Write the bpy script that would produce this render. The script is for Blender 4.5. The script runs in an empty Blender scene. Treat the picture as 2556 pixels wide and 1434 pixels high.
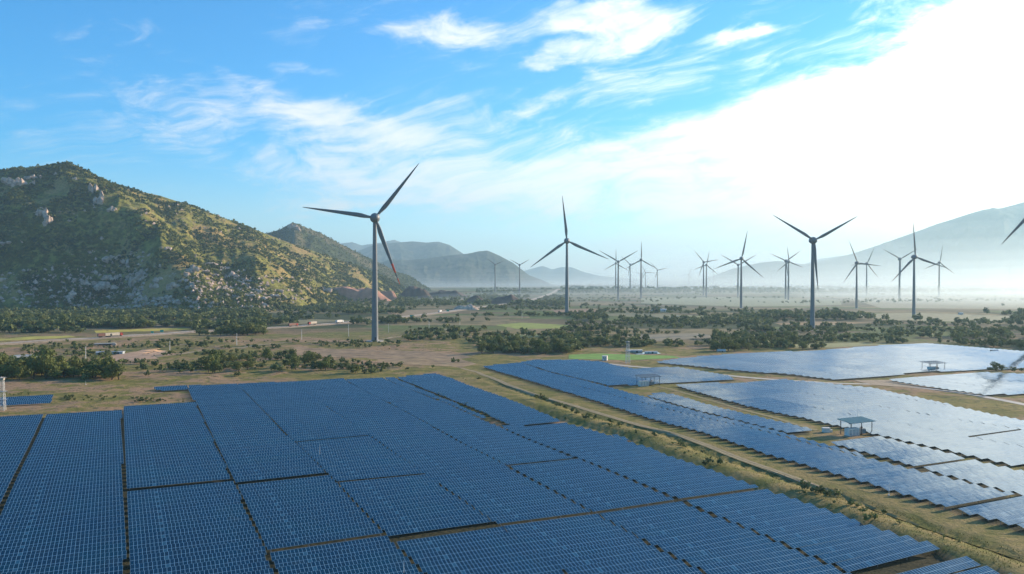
import bpy, math, random
import numpy as np
from mathutils import Vector, Matrix
from mathutils.bvhtree import BVHTree
random.seed(7); rng = np.random.default_rng(11)
SC = bpy.context.scene; COL = SC.collection
R = math.radians
# ------------------------------------------------------------------ camera
F = 2000.0; H = 72.0; CX, CY = 1278.0, 717.0; HOR = 697.0
PITCH = math.atan((CY - HOR) / F)
cam = bpy.data.objects.new('camera', bpy.data.cameras.new('camera')); COL.objects.link(cam)
cam.location = (0, 0, H); cam.rotation_euler = (R(90) - PITCH, 0, 0)
cam.data.sensor_width = 36; cam.data.lens = 36 * F / 2556
cam.data.clip_start = 0.5; cam.data.clip_end = 60000
SC.camera = cam
# ------------------------------------------------------------------ render, exposure
SC.view_settings.view_transform = 'Standard'; SC.view_settings.look = 'None'
SC.view_settings.gamma = 1; SC.view_settings.use_curve_mapping = False
SC.view_settings.exposure = 1.08
SC.cycles.use_denoising = True
SC.cycles.volume_bounces = 0; SC.cycles.max_bounces = 5; SC.cycles.diffuse_bounces = 2
SC.cycles.glossy_bounces = 2; SC.cycles.transmission_bounces = 2; SC.cycles.transparent_max_bounces = 64
# ------------------------------------------------------------------ sun + sky
SAZ, SEL = R(60), R(17)
SDIR = Vector((math.sin(SAZ) * math.cos(SEL), math.cos(SAZ) * math.cos(SEL), math.sin(SEL)))
sun = bpy.data.objects.new('sun', bpy.data.lights.new('sun', 'SUN')); COL.objects.link(sun)
sun.data.energy = 5.0; sun.data.angle = R(0.5); sun.data.color = (1.0, 0.82, 0.60)
sun.rotation_euler = (-SDIR).to_track_quat('-Z', 'Y').to_euler()
W = bpy.data.worlds.new('World'); SC.world = W; W.use_nodes = True

class NT:
    """small expression builder for node trees"""
    def __init__(s, tree): s.t = tree; s.n = tree.nodes; s.l = tree.links
    def new(s, typ, **kw):
        n = s.n.new(typ)
        for k, v in kw.items(): setattr(n, k, v)
        return n
    def put(s, sock, v):
        if isinstance(v, bpy.types.NodeSocket): s.l.new(v, sock)
        elif isinstance(v, (tuple, list)) and len(v) == 3 and sock.type == 'RGBA': sock.default_value = (*v, 1)
        else: sock.default_value = v
    def m(s, op, a, b=0.0, c=None):
        n = s.new('ShaderNodeMath', operation=op); s.put(n.inputs[0], a); s.put(n.inputs[1], b)
        if c is not None: s.put(n.inputs[2], c)
        return n.outputs[0]
    def add(s, a, b): return s.m('ADD', a, b)
    def sub(s, a, b): return s.m('SUBTRACT', a, b)
    def mul(s, a, b): return s.m('MULTIPLY', a, b)
    def div(s, a, b): return s.m('DIVIDE', a, b)
    def step(s, v, a, b, lo=0.0, hi=1.0, smooth=True):
        n = s.new('ShaderNodeMapRange', interpolation_type='SMOOTHSTEP' if smooth else 'LINEAR')
        s.put(n.inputs[0], v); n.inputs[1].default_value = a; n.inputs[2].default_value = b
        n.inputs[3].default_value = lo; n.inputs[4].default_value = hi
        return n.outputs[0]
    def mix(s, f, a, b):
        n = s.new('ShaderNodeMix', data_type='RGBA'); s.put(n.inputs[0], f); s.put(n.inputs[6], a); s.put(n.inputs[7], b)
        return n.outputs[2]
    def comb(s, x, y, z=0.0):
        n = s.new('ShaderNodeCombineXYZ'); s.put(n.inputs[0], x); s.put(n.inputs[1], y); s.put(n.inputs[2], z); return n.outputs[0]
    def xyz(s, v):
        n = s.new('ShaderNodeSeparateXYZ'); s.put(n.inputs[0], v); return n.outputs
    def noise(s, v, scale, detail=4, rough=0.5, dist=0.0, color=False):
        n = s.new('ShaderNodeTexNoise'); s.put(n.inputs['Vector'], v); n.inputs['Scale'].default_value = scale
        n.inputs['Detail'].default_value = detail; n.inputs['Roughness'].default_value = rough; n.inputs['Distortion'].default_value = dist
        return n.outputs[1 if color else 0]
    def vmul(s, v, k):
        n = s.new('ShaderNodeVectorMath', operation='MULTIPLY'); s.put(n.inputs[0], v); n.inputs[1].default_value = k; return n.outputs[0]

def build_world():
    w = NT(W.node_tree); bg = w.n['Background']; out = w.n['World Output']
    sky = w.new('ShaderNodeTexSky', sky_type='NISHITA', sun_disc=False, sun_elevation=SEL, sun_rotation=SAZ,
                altitude=100, air_density=1.0, dust_density=0.2, ozone_density=4.0)
    hs = w.new('ShaderNodeHueSaturation'); hs.inputs['Saturation'].default_value = 1.6; hs.inputs['Hue'].default_value = 0.5
    w.l.new(sky.outputs[0], hs.inputs['Color'])
    g = w.new('ShaderNodeTexCoord').outputs['Generated']
    x, y, z = w.xyz(g)
    az = w.m('ARCTAN2', x, y)                        # clockwise from north (the view axis)
    el = w.m('ARCSINE', z)
    rag = w.xyz(w.noise(w.comb(w.mul(az, 9.0), w.mul(el, 16.0), 5.1), 1.0, 5, 0.6, 0, True))
    azw = w.add(az, w.mul(w.sub(rag[0], 0.5), 0.11)); elw = w.add(el, w.mul(w.sub(rag[1], 0.5), 0.055))
    def blob(a0, e0, ra, re, rot=0.0, soft=1.0, gain=1.0):
        c, sn = math.cos(R(rot)), math.sin(R(rot))
        da = w.sub(azw, R(a0)); de = w.sub(elw, R(e0))
        u = w.add(w.mul(da, c / R(ra)), w.mul(de, sn / R(ra)))
        v = w.add(w.mul(da, -sn / R(re)), w.mul(de, c / R(re)))
        d = w.m('SQRT', w.add(w.mul(u, u), w.mul(v, v)))
        return w.mul(w.step(d, 1.0 + soft * .5, max(0.0, 1.0 - soft)), gain)
    def px(X, Y): return math.degrees(math.atan((X - CX) / F)), math.degrees(math.atan((HOR - Y) / F * math.cos(math.atan((X - CX) / F))))
    # streaky cirrus field, streaks climbing to the right
    c, sn = math.cos(R(13)), math.sin(R(13))
    u = w.add(w.mul(az, c), w.mul(el, sn)); v = w.add(w.mul(az, -sn), w.mul(el, c))
    warp = w.noise(w.comb(w.mul(az, 4.0), w.mul(el, 7.0), 2.2), 1.0, 3, 0.5, 0, True)
    def streak(su, sv, k, sd, det, rough):
        q = w.new('ShaderNodeVectorMath', operation='MULTIPLY_ADD'); w.l.new(warp, q.inputs[0])
        q.inputs[1].default_value = (k, k, 0); w.l.new(w.comb(w.mul(u, su), w.mul(v, sv), sd), q.inputs[2])
        return w.noise(q.outputs[0], 1.0, det, rough, 0.35)
    n1 = streak(6.0, 20.0, 2.0, 0.37, 9, 0.66); n2 = streak(16.0, 90.0, 8.0, 1.3, 6, 0.65)
    nz = w.add(w.mul(w.sub(w.add(w.mul(n1, 0.68), w.mul(n2, 0.32)), 0.5), 2.3), 0.5)
    bl = []
    def B(X, Y, rx, ry, rot, gain, soft=1.0):
        a, e = px(X, Y); bl.append(blob(a, e, math.degrees(rx / F), math.degrees(ry / F), rot, soft, gain))
    def BA(a, e, ra, re, rot, gain, soft=1.0): bl.append(blob(a, e, ra, re, rot, soft, gain))
    B(1490, 45, 140, 50, 5, 0.62); B(1570, 100, 170, 30, 20, 0.55); B(1400, 145, 80, 26, 10, 0.45)
    B(1110, 72, 170, 34, -5, 0.42); B(1300, 60, 330, 90, 0, 0.20); B(1360, 170, 90, 16, 4, 0.35)
    B(1862, 85, 100, 20, 5, 0.62); B(1700, 150, 420, 60, 8, 0.12)
    B(800, 300, 160, 60, -8, 0.36); B(980, 335, 240, 34, -10, 0.24); B(590, 205, 90, 20, -12, 0.26); B(780, 165, 90, 18, -6, 0.26)
    B(380, 75, 90, 26, 8, 0.14); B(430, 290, 330, 70, -6, 0.10)
    B(1330, 275, 120, 26, 20, 0.42)
    B(1220, 455, 220, 46, 0, 0.62); B(1000, 480, 380, 55, 3, 0.36); B(900, 505, 330, 16, 6, 0.22); B(1080, 380, 420, 70, 4, 0.20)
    B(1620, 400, 420, 80, 14, 0.46); B(1560, 480, 480, 60, 2, 0.36); B(1900, 330, 300, 90, 18, 0.52)
    B(2230, 330, 460, 150, 6, 0.95); B(2520, 200, 190, 190, 0, 0.95); B(2650, 420, 900, 210, 4, 0.95); B(2250, 500, 520, 60, 0, 0.4)
    B(2950, 330, 520, 480, 0, 1.0); B(1050, 330, 800, 260, 4, 0.10); B(1750, 300, 500, 170, 12, 0.14); B(700, 430, 700, 120, 4, 0.12)
    B(1900, 650, 1100, 60, 0, 0.42); B(1200, 690, 1500, 50, 0, 0.36)
    # clouds above the frame, which the panels mirror
    BA(34.5, 22.3, 3.4, 1.4, 8, 1.0); BA(30.5, 24.0, 3.0, 0.9, 10, 0.75); BA(32, 27.2, 4.2, 1.0, -6, 0.95); BA(37, 25.6, 3.6, 1.1, -4, 1.0); BA(19.8, 29.3, 3.4, 1.4, 0, 0.8)
    tot = 0.0
    for b in bl: tot = w.add(tot, b)
    added_veil = w.mul(w.mul(w.step(el, R(20), R(25)), w.step(el, R(44), R(26))), w.step(az, R(-28), R(34), 0.05, 0.25))  # unseen cloud veil, added to brighten what the far panels reflect
    tot = w.add(tot, added_veil)
    tot = w.add(tot, w.mul(w.mul(w.step(el, R(19), R(22)), w.step(el, R(31), R(25))), w.step(az, R(2), R(24), 0.0, 0.20)))  # second added veil, lower, lifting the reflections in the farthest panels
    clear = w.mul(w.step(el, R(28), R(40)), w.step(az, R(46), R(8)))
    tot = w.sub(w.m('MINIMUM', tot, w.step(az, R(4), R(28), 0.54, 1.0)), w.mul(clear, 0.8))
    dens = w.step(w.add(nz, tot), 0.55, 1.32, 0.0, 1.0)
    # broad glow of thin cloud round the sun
    sd = w.new('ShaderNodeVectorMath', operation='DOT_PRODUCT'); w.l.new(g, sd.inputs[0]); sd.inputs[1].default_value = tuple(SDIR)
    glow = w.m('POWER', w.m('MAXIMUM', sd.outputs['Value'], 0.0), 6.0)
    skyc = w.new('ShaderNodeVectorMath', operation='SCALE'); w.l.new(hs.outputs[0], skyc.inputs[0]); skyc.inputs['Scale'].default_value = SKYK
    cl = w.mix(w.step(el, R(0), R(8)), (1.0, 0.80, 0.64), (1.0, 1.0, 1.0))
    cls = w.new('ShaderNodeVectorMath', operation='SCALE'); w.l.new(cl, cls.inputs[0])
    w.put(cls.inputs['Scale'], w.add(0.55, w.mul(glow, 1.7)))
    col = w.mix(w.mul(dens, 0.97), skyc.outputs[0], cls.outputs[0])
    w.l.new(col, bg.inputs[0]); bg.inputs[1].default_value = 1.0
    w.l.new(bg.outputs[0], out.inputs[0])
SKYK = 0.12; HAZE = 0.00006
build_world()

# ------------------------------------------------------------------ numeric helpers
def ray(px, py):
    x, y, z = (px - CX) / F, 1.0, -(py - CY) / F
    c, s = math.cos(PITCH), math.sin(PITCH)
    return x, y * c + z * s, -y * s + z * c
def G(px, py, z=0.0):
    x, y, w = ray(px, py); t = (z - H) / w
    return x * t, y * t
def atY(px, py, Y):
    x, y, w = ray(px, py); t = Y / y
    return x * t, Y, H + w * t
def _h(ix, iy, seed):
    n = (ix.astype(np.int64) * 374761393 + iy.astype(np.int64) * 668265263 + seed * 974711) & 0x7fffffff
    n = ((n ^ (n >> 13)) * 1274126177) & 0x7fffffff
    return ((n ^ (n >> 16)) & 0xffff) / 65535.0
def vn(x, y, seed=0):
    x = np.asarray(x, float); y = np.asarray(y, float)
    ix = np.floor(x); iy = np.floor(y); fx = x - ix; fy = y - iy
    fx = fx * fx * (3 - 2 * fx); fy = fy * fy * (3 - 2 * fy)
    a = _h(ix, iy, seed); b = _h(ix + 1, iy, seed); c = _h(ix, iy + 1, seed); d = _h(ix + 1, iy + 1, seed)
    return (a * (1 - fx) + b * fx) * (1 - fy) + (c * (1 - fx) + d * fx) * fy
def fbm(x, y, seed=0, oct=4):
    s = 0; a = 0.5
    for i in range(oct):
        s = s + a * (vn(x, y, seed + i * 17) - 0.5); x = x * 2.03 + 11.3; y = y * 2.03 + 5.7; a *= 0.5
    return s
def ridged(x, y, seed=0, oct=4):
    s = 0; a = 0.5
    for i in range(oct):
        s = s + a * (1 - np.abs(2 * vn(x, y, seed + i * 13) - 1)); x = x * 2.1 + 3.3; y = y * 2.1 + 8.7; a *= 0.5
    return s
def sstep(v, a, b):
    t = np.clip((v - a) / (b - a), 0, 1); return t * t * (3 - 2 * t)
# edge of the big left array along the corridor; the corridor bank rises right of it
EDGE = [G(*p) for p in ((1090, 930), (1395, 1049), (1560, 1092), (1640, 1132), (1870, 1220), (1990, 1257), (2300, 1378), (2556, 1475), (2800, 1570))]
def edge_dist(x, y):
    """signed distance to the corridor's left edge, positive inside the corridor"""
    x = np.asarray(x, float); y = np.asarray(y, float); best = np.full(x.shape, 1e9); sg = np.ones(x.shape)
    for (x0, y0), (x1, y1) in zip(EDGE[:-1], EDGE[1:]):
        dx, dy = x1 - x0, y1 - y0; L2 = dx * dx + dy * dy
        t = np.clip(((x - x0) * dx + (y - y0) * dy) / L2, 0, 1)
        d = np.hypot(x - x0 - t * dx, y - y0 - t * dy); c = dx * (y - y0) - dy * (x - x0)
        k = d < best; best = np.where(k, d, best); sg = np.where(k, np.sign(c), sg)
    return best * sg
def gh(x, y):
    x = np.asarray(x, float); y = np.asarray(y, float)
    near = 1 - sstep(y, 700, 1000)
    h = 2.6 * fbm(x / 90, y / 90, 3, 3) * near
    d = edge_dist(x, y)
    h = h + 1.7 * sstep(d, 1.0, 5.0) * (1 - sstep(d, 9, 20)) * (1 - sstep(y, 420, 520))
    h = h - 1.2 * sstep(d, 17, 19) * (1 - sstep(d, 20.5, 23)) * (1 - sstep(y, 520, 620))
    mid = sstep(y, 480, 620) * (1 - sstep(y, 1100, 1500)) * sstep(-x, -60, 60)
    h = h + 2.2 * fbm(x / 28, y / 28, 9, 3) * mid
    return h

# ------------------------------------------------------------------ object helpers
def mesh_np(name, V, Fc, mats, k=4, matidx=None, smooth=False, uv=None):
    me = bpy.data.meshes.new(name); V = np.asarray(V, np.float32).reshape(-1, 3); Fc = np.asarray(Fc, np.int32).reshape(-1, k)
    me.vertices.add(len(V)); me.vertices.foreach_set('co', V.ravel())
    me.loops.add(Fc.size); me.loops.foreach_set('vertex_index', Fc.ravel())
    me.polygons.add(len(Fc)); me.polygons.foreach_set('loop_start', np.arange(0, Fc.size, k, dtype=np.int32))
    me.polygons.foreach_set('loop_total', np.full(len(Fc), k, np.int32))
    if matidx is not None: me.polygons.foreach_set('material_index', np.asarray(matidx, np.int32))
    me.polygons.foreach_set('use_smooth', np.full(len(Fc), bool(smooth)))
    if uv is not None:
        l = me.uv_layers.new(name='UVMap'); l.data.foreach_set('uv', np.asarray(uv, np.float32).ravel())
    for m in (mats if isinstance(mats, (list, tuple)) else [mats]): me.materials.append(m)
    me.update(calc_edges=True); me.validate()
    return me
def link(name, me, parent=None, loc=None):
    o = bpy.data.objects.new(name, me); COL.objects.link(o)
    if parent: o.parent = parent
    if loc is not None: o.location = loc
    return o
def empty(name, loc=(0, 0, 0), rz=0.0):
    o = bpy.data.objects.new(name, None); COL.objects.link(o); o.location = loc; o.rotation_euler = (0, 0, rz); o.empty_display_size = 1
    return o
def tag(o, label=None, cat=None, group=None, kind=None):
    if label: o['label'] = label
    if cat: o['category'] = cat
    if group: o['group'] = group
    if kind: o['kind'] = kind
    return o
class MB:
    def __init__(s): s.v = []; s.f = []; s.mi = []
    def box(s, c, d, rz=0.0, mi=0, rx=0.0):
        M = Matrix.Translation(c) @ Matrix.Rotation(rz, 4, 'Z') @ Matrix.Rotation(rx, 4, 'X'); b = len(s.v)
        for sx in (-.5, .5):
            for sy in (-.5, .5):
                for sz in (-.5, .5): s.v.append(tuple(M @ Vector((sx * d[0], sy * d[1], sz * d[2]))))
        for f in ((0, 1, 3, 2), (4, 6, 7, 5), (0, 4, 5, 1), (2, 3, 7, 6), (0, 2, 6, 4), (1, 5, 7, 3)):
            s.f.append(tuple(b + i for i in f)); s.mi.append(mi)
        return s
    def tube(s, p, q, r0, r1=None, n=8, mi=0, cap=True):
        r1 = r0 if r1 is None else r1; p = Vector(p); q = Vector(q); d = (q - p).normalized()
        a = d.orthogonal().normalized(); c = d.cross(a); b = len(s.v)
        for (P, r) in ((p, r0), (q, r1)):
            for i in range(n):
                t = 2 * math.pi * i / n; s.v.append(tuple(P + (a * math.cos(t) + c * math.sin(t)) * r))
        for i in range(n): j = (i + 1) % n; s.f.append((b + i, b + j, b + n + j, b + n + i)); s.mi.append(mi)
        if cap: s.f.append(tuple(b + i for i in range(n))[::-1]); s.mi.append(mi); s.f.append(tuple(b + n + i for i in range(n))); s.mi.append(mi)
        return s
    def lathe(s, prof, n=20, M=None, mi=0):
        b = len(s.v)
        for r, z in prof:
            for i in range(n):
                t = 2 * math.pi * i / n; v = Vector((r * math.cos(t), r * math.sin(t), z)); s.v.append(tuple(M @ v if M else v))
        for k in range(len(prof) - 1):
            for i in range(n): j = (i + 1) % n; s.f.append((b + k * n + i, b + k * n + j, b + (k + 1) * n + j, b + (k + 1) * n + i)); s.mi.append(mi)
        return s
    def build(s, name, mats, parent=None, loc=None, smooth=False):
        me = bpy.data.meshes.new(name); me.from_pydata(s.v, [], s.f)
        for m in (mats if isinstance(mats, (list, tuple)) else [mats]): me.materials.append(m)
        me.polygons.foreach_set('material_index', s.mi)
        me.polygons.foreach_set('use_smooth', [bool(smooth)] * len(s.f))
        me.update(); return link(name, me, parent, loc)

# ------------------------------------------------------------------ materials
def mat(name, col, rough=0.8, metal=0.0, vary=0.0, scale=1.0, spec=0.3, bump=0.0):
    m = bpy.data.materials.new(name); m.use_nodes = True; w = NT(m.node_tree); p = w.n['Principled BSDF']
    p.inputs['Roughness'].default_value = rough; p.inputs['Metallic'].default_value = metal; p.inputs['Specular IOR Level'].default_value = spec
    if vary:
        tc = w.new('ShaderNodeTexCoord').outputs['Object']
        n = w.noise(tc, scale, 5, 0.6); k = w.step(n, 0.3, 0.7, 1 - vary, 1 + vary, False)
        sc = w.new('ShaderNodeVectorMath', operation='SCALE'); sc.inputs[0].default_value = col; w.put(sc.inputs['Scale'], k)
        w.l.new(sc.outputs[0], p.inputs['Base Color'])
        if bump:
            b = w.new('ShaderNodeBump'); b.inputs['Strength'].default_value = bump; w.l.new(n, b.inputs['Height']); w.l.new(b.outputs[0], p.inputs['Normal'])
    else: p.inputs['Base Color'].default_value = (*col, 1)
    return m
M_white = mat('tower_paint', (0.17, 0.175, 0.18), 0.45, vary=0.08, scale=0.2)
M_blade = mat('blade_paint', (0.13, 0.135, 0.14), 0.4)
M_red = mat('red_band_paint', (0.62, 0.06, 0.02), 0.5)
M_redcab = mat('red_cab_paint', (0.45, 0.05, 0.03), 0.4)
M_dark = mat('dark_metal', (0.03, 0.03, 0.035), 0.6)
M_steel = mat('galvanised_steel', (0.30, 0.31, 0.32), 0.45, 0.6, vary=0.15, scale=2)
M_conc = mat('concrete', (0.36, 0.33, 0.29), 0.9, vary=0.2, scale=0.8)
M_glass = mat('dark_glass', (0.02, 0.03, 0.04), 0.1, spec=0.6)
M_teal = mat('teal_roof_paint', (0.05, 0.17, 0.19), 0.5, vary=0.1)
M_green = mat('green_sign_paint', (0.03, 0.28, 0.20), 0.5)
M_cabw = mat('white_cab_paint', (0.66, 0.66, 0.65), 0.5)
M_wall = mat('whitewashed_wall', (0.66, 0.62, 0.56), 0.9, vary=0.12, scale=0.6)
M_tin = mat('tin_roof', (0.46, 0.46, 0.45), 0.7, 0.0, vary=0.2, scale=1.5)
M_grey = mat('grey_equipment_paint', (0.34, 0.37, 0.38), 0.5, vary=0.12)
M_tarp = mat('cream_tarpaulin', (0.50, 0.42, 0.32), 0.8, vary=0.2, scale=1)
M_brownbox = mat('brown_cargo_paint', (0.22, 0.10, 0.07), 0.6, vary=0.2, scale=1)
M_tyre = mat('black_rubber', (0.02, 0.02, 0.02), 0.9)
M_asph = mat('sunworn_asphalt', (0.44, 0.35, 0.26), 0.9, vary=0.25, scale=0.15)
M_verge = mat('gravel_verge', (0.30, 0.22, 0.14), 0.95, vary=0.35, scale=0.3)
M_dirt = mat('packed_dirt', (0.34, 0.25, 0.16), 0.95, vary=0.3, scale=0.25)
M_pale = mat('pale_gravel', (0.50, 0.44, 0.36), 0.95, vary=0.2, scale=0.2)
M_line = mat('white_road_paint', (0.7, 0.68, 0.62), 0.8)
M_trunk = mat('tree_bark', (0.09, 0.065, 0.045), 0.95, vary=0.3, scale=2)
M_spoil = mat('dark_spoil_earth', (0.10, 0.065, 0.05), 0.95, vary=0.35, scale=0.05, bump=0.5)
M_cut = mat('red_cut_earth', (0.45, 0.22, 0.14), 0.95, vary=0.3, scale=0.05, bump=0.5)
M_pond = mat('pond_water', (0.03, 0.04, 0.04), 0.06, spec=1.0)

def ground_mat():
    m = bpy.data.materials.new('dry_grass_and_earth'); m.use_nodes = True; w = NT(m.node_tree); p = w.n['Principled BSDF']
    p.inputs['Roughness'].default_value = 0.95; p.inputs['Specular IOR Level'].default_value = 0.1
    pos = w.new('ShaderNodeNewGeometry').outputs['Position']; x, y, z = w.xyz(pos)
    big = w.noise(pos, 0.012, 5, 0.6); med = w.noise(pos, 0.07, 6, 0.65, 0.5); fin = w.noise(pos, 0.9, 5, 0.7)
    grass = w.mix(w.step(med, 0.35, 0.65), (0.17, 0.16, 0.035), (0.32, 0.24, 0.075))
    earth = w.mix(w.step(fin, 0.3, 0.7), (0.32, 0.18, 0.10), (0.44, 0.29, 0.17))
    c = w.mix(w.step(w.add(w.mul(big, 0.6), w.mul(med, 0.4)), 0.47, 0.56), grass, earth)
    scr = w.mix(w.step(fin, 0.42, 0.6), (0.045, 0.06, 0.022), (0.10, 0.105, 0.045))
    c = w.mix(w.mul(w.step(w.noise(pos, 0.14, 7, 0.7, 1.0), 0.53, 0.62), 0.85), c, scr)
    # patchwork of fields beyond the farm
    vo = w.new('ShaderNodeTexVoronoi', distance='CHEBYCHEV', feature='F1'); w.l.new(w.vmul(pos, (0.0048, 0.0085, 0)), vo.inputs['Vector']); vo.inputs['Scale'].default_value = 1.0
    hue = w.xyz(vo.outputs['Color'])
    far = w.mix(w.step(hue[0], 0.35, 0.45), (0.055, 0.075, 0.03), (0.20, 0.15, 0.085))
    far = w.mix(w.step(hue[1], 0.62, 0.66), far, (0.13, 0.17, 0.05))
    far = w.mix(w.step(hue[2], 0.76, 0.8), far, (0.30, 0.23, 0.12))
    far = w.mix(w.mul(w.step(w.noise(pos, 0.02, 6, 0.7), 0.45, 0.6), 0.6), far, (0.07, 0.08, 0.035))
    mk = w.step(y, 900, 1250)
    lft = w.step(x, 0, 250)
    c = w.mix(w.m('MAXIMUM', mk, w.mul(lft, w.step(y, 800, 1000))), c, far)
    c2 = w.mix(w.mul(w.step(fin, 0.35, 0.65), 0.35), c, (0.09, 0.075, 0.04))
    cgn = w.new('ShaderNodeAttribute'); cgn.attribute_name = 'corridor_grass'
    gold = w.mix(w.step(med, 0.38, 0.62), (0.15, 0.145, 0.035), (0.30, 0.225, 0.08)); gold = w.mix(w.mul(w.step(fin, 0.45, 0.65), 0.6), gold, (0.10, 0.10, 0.03))
    c2 = w.mix(w.mul(cgn.outputs['Fac'], 0.8), c2, gold)
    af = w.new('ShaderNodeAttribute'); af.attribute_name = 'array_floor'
    weed_shade = w.mix(w.step(fin, 0.35, 0.62), (0.018, 0.022, 0.010), (0.065, 0.055, 0.026))  # weedy floor, painted darker to stand in for the shade between rows
    c2 = w.mix(af.outputs['Fac'], c2, weed_shade)
    w.l.new(c2, p.inputs['Base Color'])
    b = w.new('ShaderNodeBump'); b.inputs['Strength'].default_value = 0.7; b.inputs['Distance'].default_value = 0.8
    w.l.new(w.add(fin, w.mul(med, 3.0)), b.inputs['Height']); w.l.new(b.outputs[0], p.inputs['Normal'])
    return m
M_ground = ground_mat()

def hill_mat(name, green, brown, rock, rk=0.5, sc=1.0):
    m = bpy.data.materials.new(name); m.use_nodes = True; w = NT(m.node_tree); p = w.n['Principled BSDF']
    p.inputs['Roughness'].default_value = 0.95; p.inputs['Specular IOR Level'].default_value = 0.1
    ge = w.new('ShaderNodeNewGeometry'); pos = ge.outputs['Position']
    a = w.noise(pos, 0.007 * sc, 7, 0.65, 0.5); b = w.noise(pos, 0.05 * sc, 6, 0.7); f = w.noise(pos, 0.22 * sc, 4, 0.7)
    dk = tuple(g * 0.45 for g in green)
    c = w.mix(w.step(b, 0.42, 0.58), dk, green)
    c = w.mix(w.mul(w.step(a, 0.48, 0.62), w.step(f, 0.36, 0.6, 0.3, 1)), c, brown)
    rr = w.mul(w.step(w.noise(pos, 0.016 * sc, 6, 0.75, 0.8), 0.60 - 0.06 * rk, 0.66), w.step(f, 0.46, 0.62))
    c = w.mix(w.mul(rr, rk), c, rock)
    w.l.new(c, p.inputs['Base Color'])
    bp = w.new('ShaderNodeBump'); bp.inputs['Strength'].default_value = 0.8; bp.inputs['Distance'].default_value = 6.0 / sc
    w.l.new(w.add(f, b), bp.inputs['Height']); w.l.new(bp.outputs[0], p.inputs['Normal'])
    return m
M_hill = hill_mat('scrub_hillside', (0.23, 0.215, 0.045), (0.38, 0.25, 0.10), (0.40, 0.30, 0.23), 0.9)
M_hill2 = hill_mat('wooded_ridge', (0.07, 0.085, 0.035), (0.16, 0.13, 0.07), (0.36, 0.28, 0.24), 0.6, 0.6)
M_far = hill_mat('distant_wooded_slope', (0.05, 0.065, 0.04), (0.11, 0.10, 0.07), (0.2, 0.17, 0.15), 0.3, 0.4)
M_rock = mat('granite', (0.42, 0.31, 0.24), 0.95, vary=0.6, scale=0.10, bump=1.0)

def leaf_mat(name, a, b, c, sc=0.09, objrand=False):
    m = bpy.data.materials.new(name); m.use_nodes = True; w = NT(m.node_tree); p = w.n['Principled BSDF']
    p.inputs['Roughness'].default_value = 0.7; p.inputs['Specular IOR Level'].default_value = 0.15
    pos = w.new('ShaderNodeNewGeometry').outputs['Position']
    n = w.noise(pos, sc, 3, 0.6); n2 = w.noise(pos, sc * 9, 2, 0.6)
    col = w.mix(w.step(n, 0.35, 0.62), a, b); col = w.mix(w.mul(w.step(n2, 0.5, 0.7), 0.5), col, c)
    if objrand:
        col = w.mix(w.mul(w.new('ShaderNodeObjectInfo').outputs['Random'], 0.6), col, c)
    w.l.new(col, p.inputs['Base Color'])
    tr = w.new('ShaderNodeBsdfTranslucent'); w.l.new(col, tr.inputs[0])
    mx = w.new('ShaderNodeMixShader'); mx.inputs[0].default_value = 0.25; w.l.new(p.outputs[0], mx.inputs[1]); w.l.new(tr.outputs[0], mx.inputs[2])
    w.l.new(mx.outputs[0], w.n['Material Output'].inputs[0])
    return m
M_leaf = leaf_mat('leaves', (0.045, 0.075, 0.02), (0.11, 0.145, 0.034), (0.20, 0.19, 0.055), objrand=True)
M_scrub = leaf_mat('scrub_leaves', (0.055, 0.082, 0.034), (0.15, 0.17, 0.055), (0.23, 0.20, 0.08), 0.07)
M_hscrub = leaf_mat('hill_scrub_leaves', (0.032, 0.055, 0.013), (0.115, 0.135, 0.028), (0.23, 0.19, 0.05), 0.012)

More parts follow.
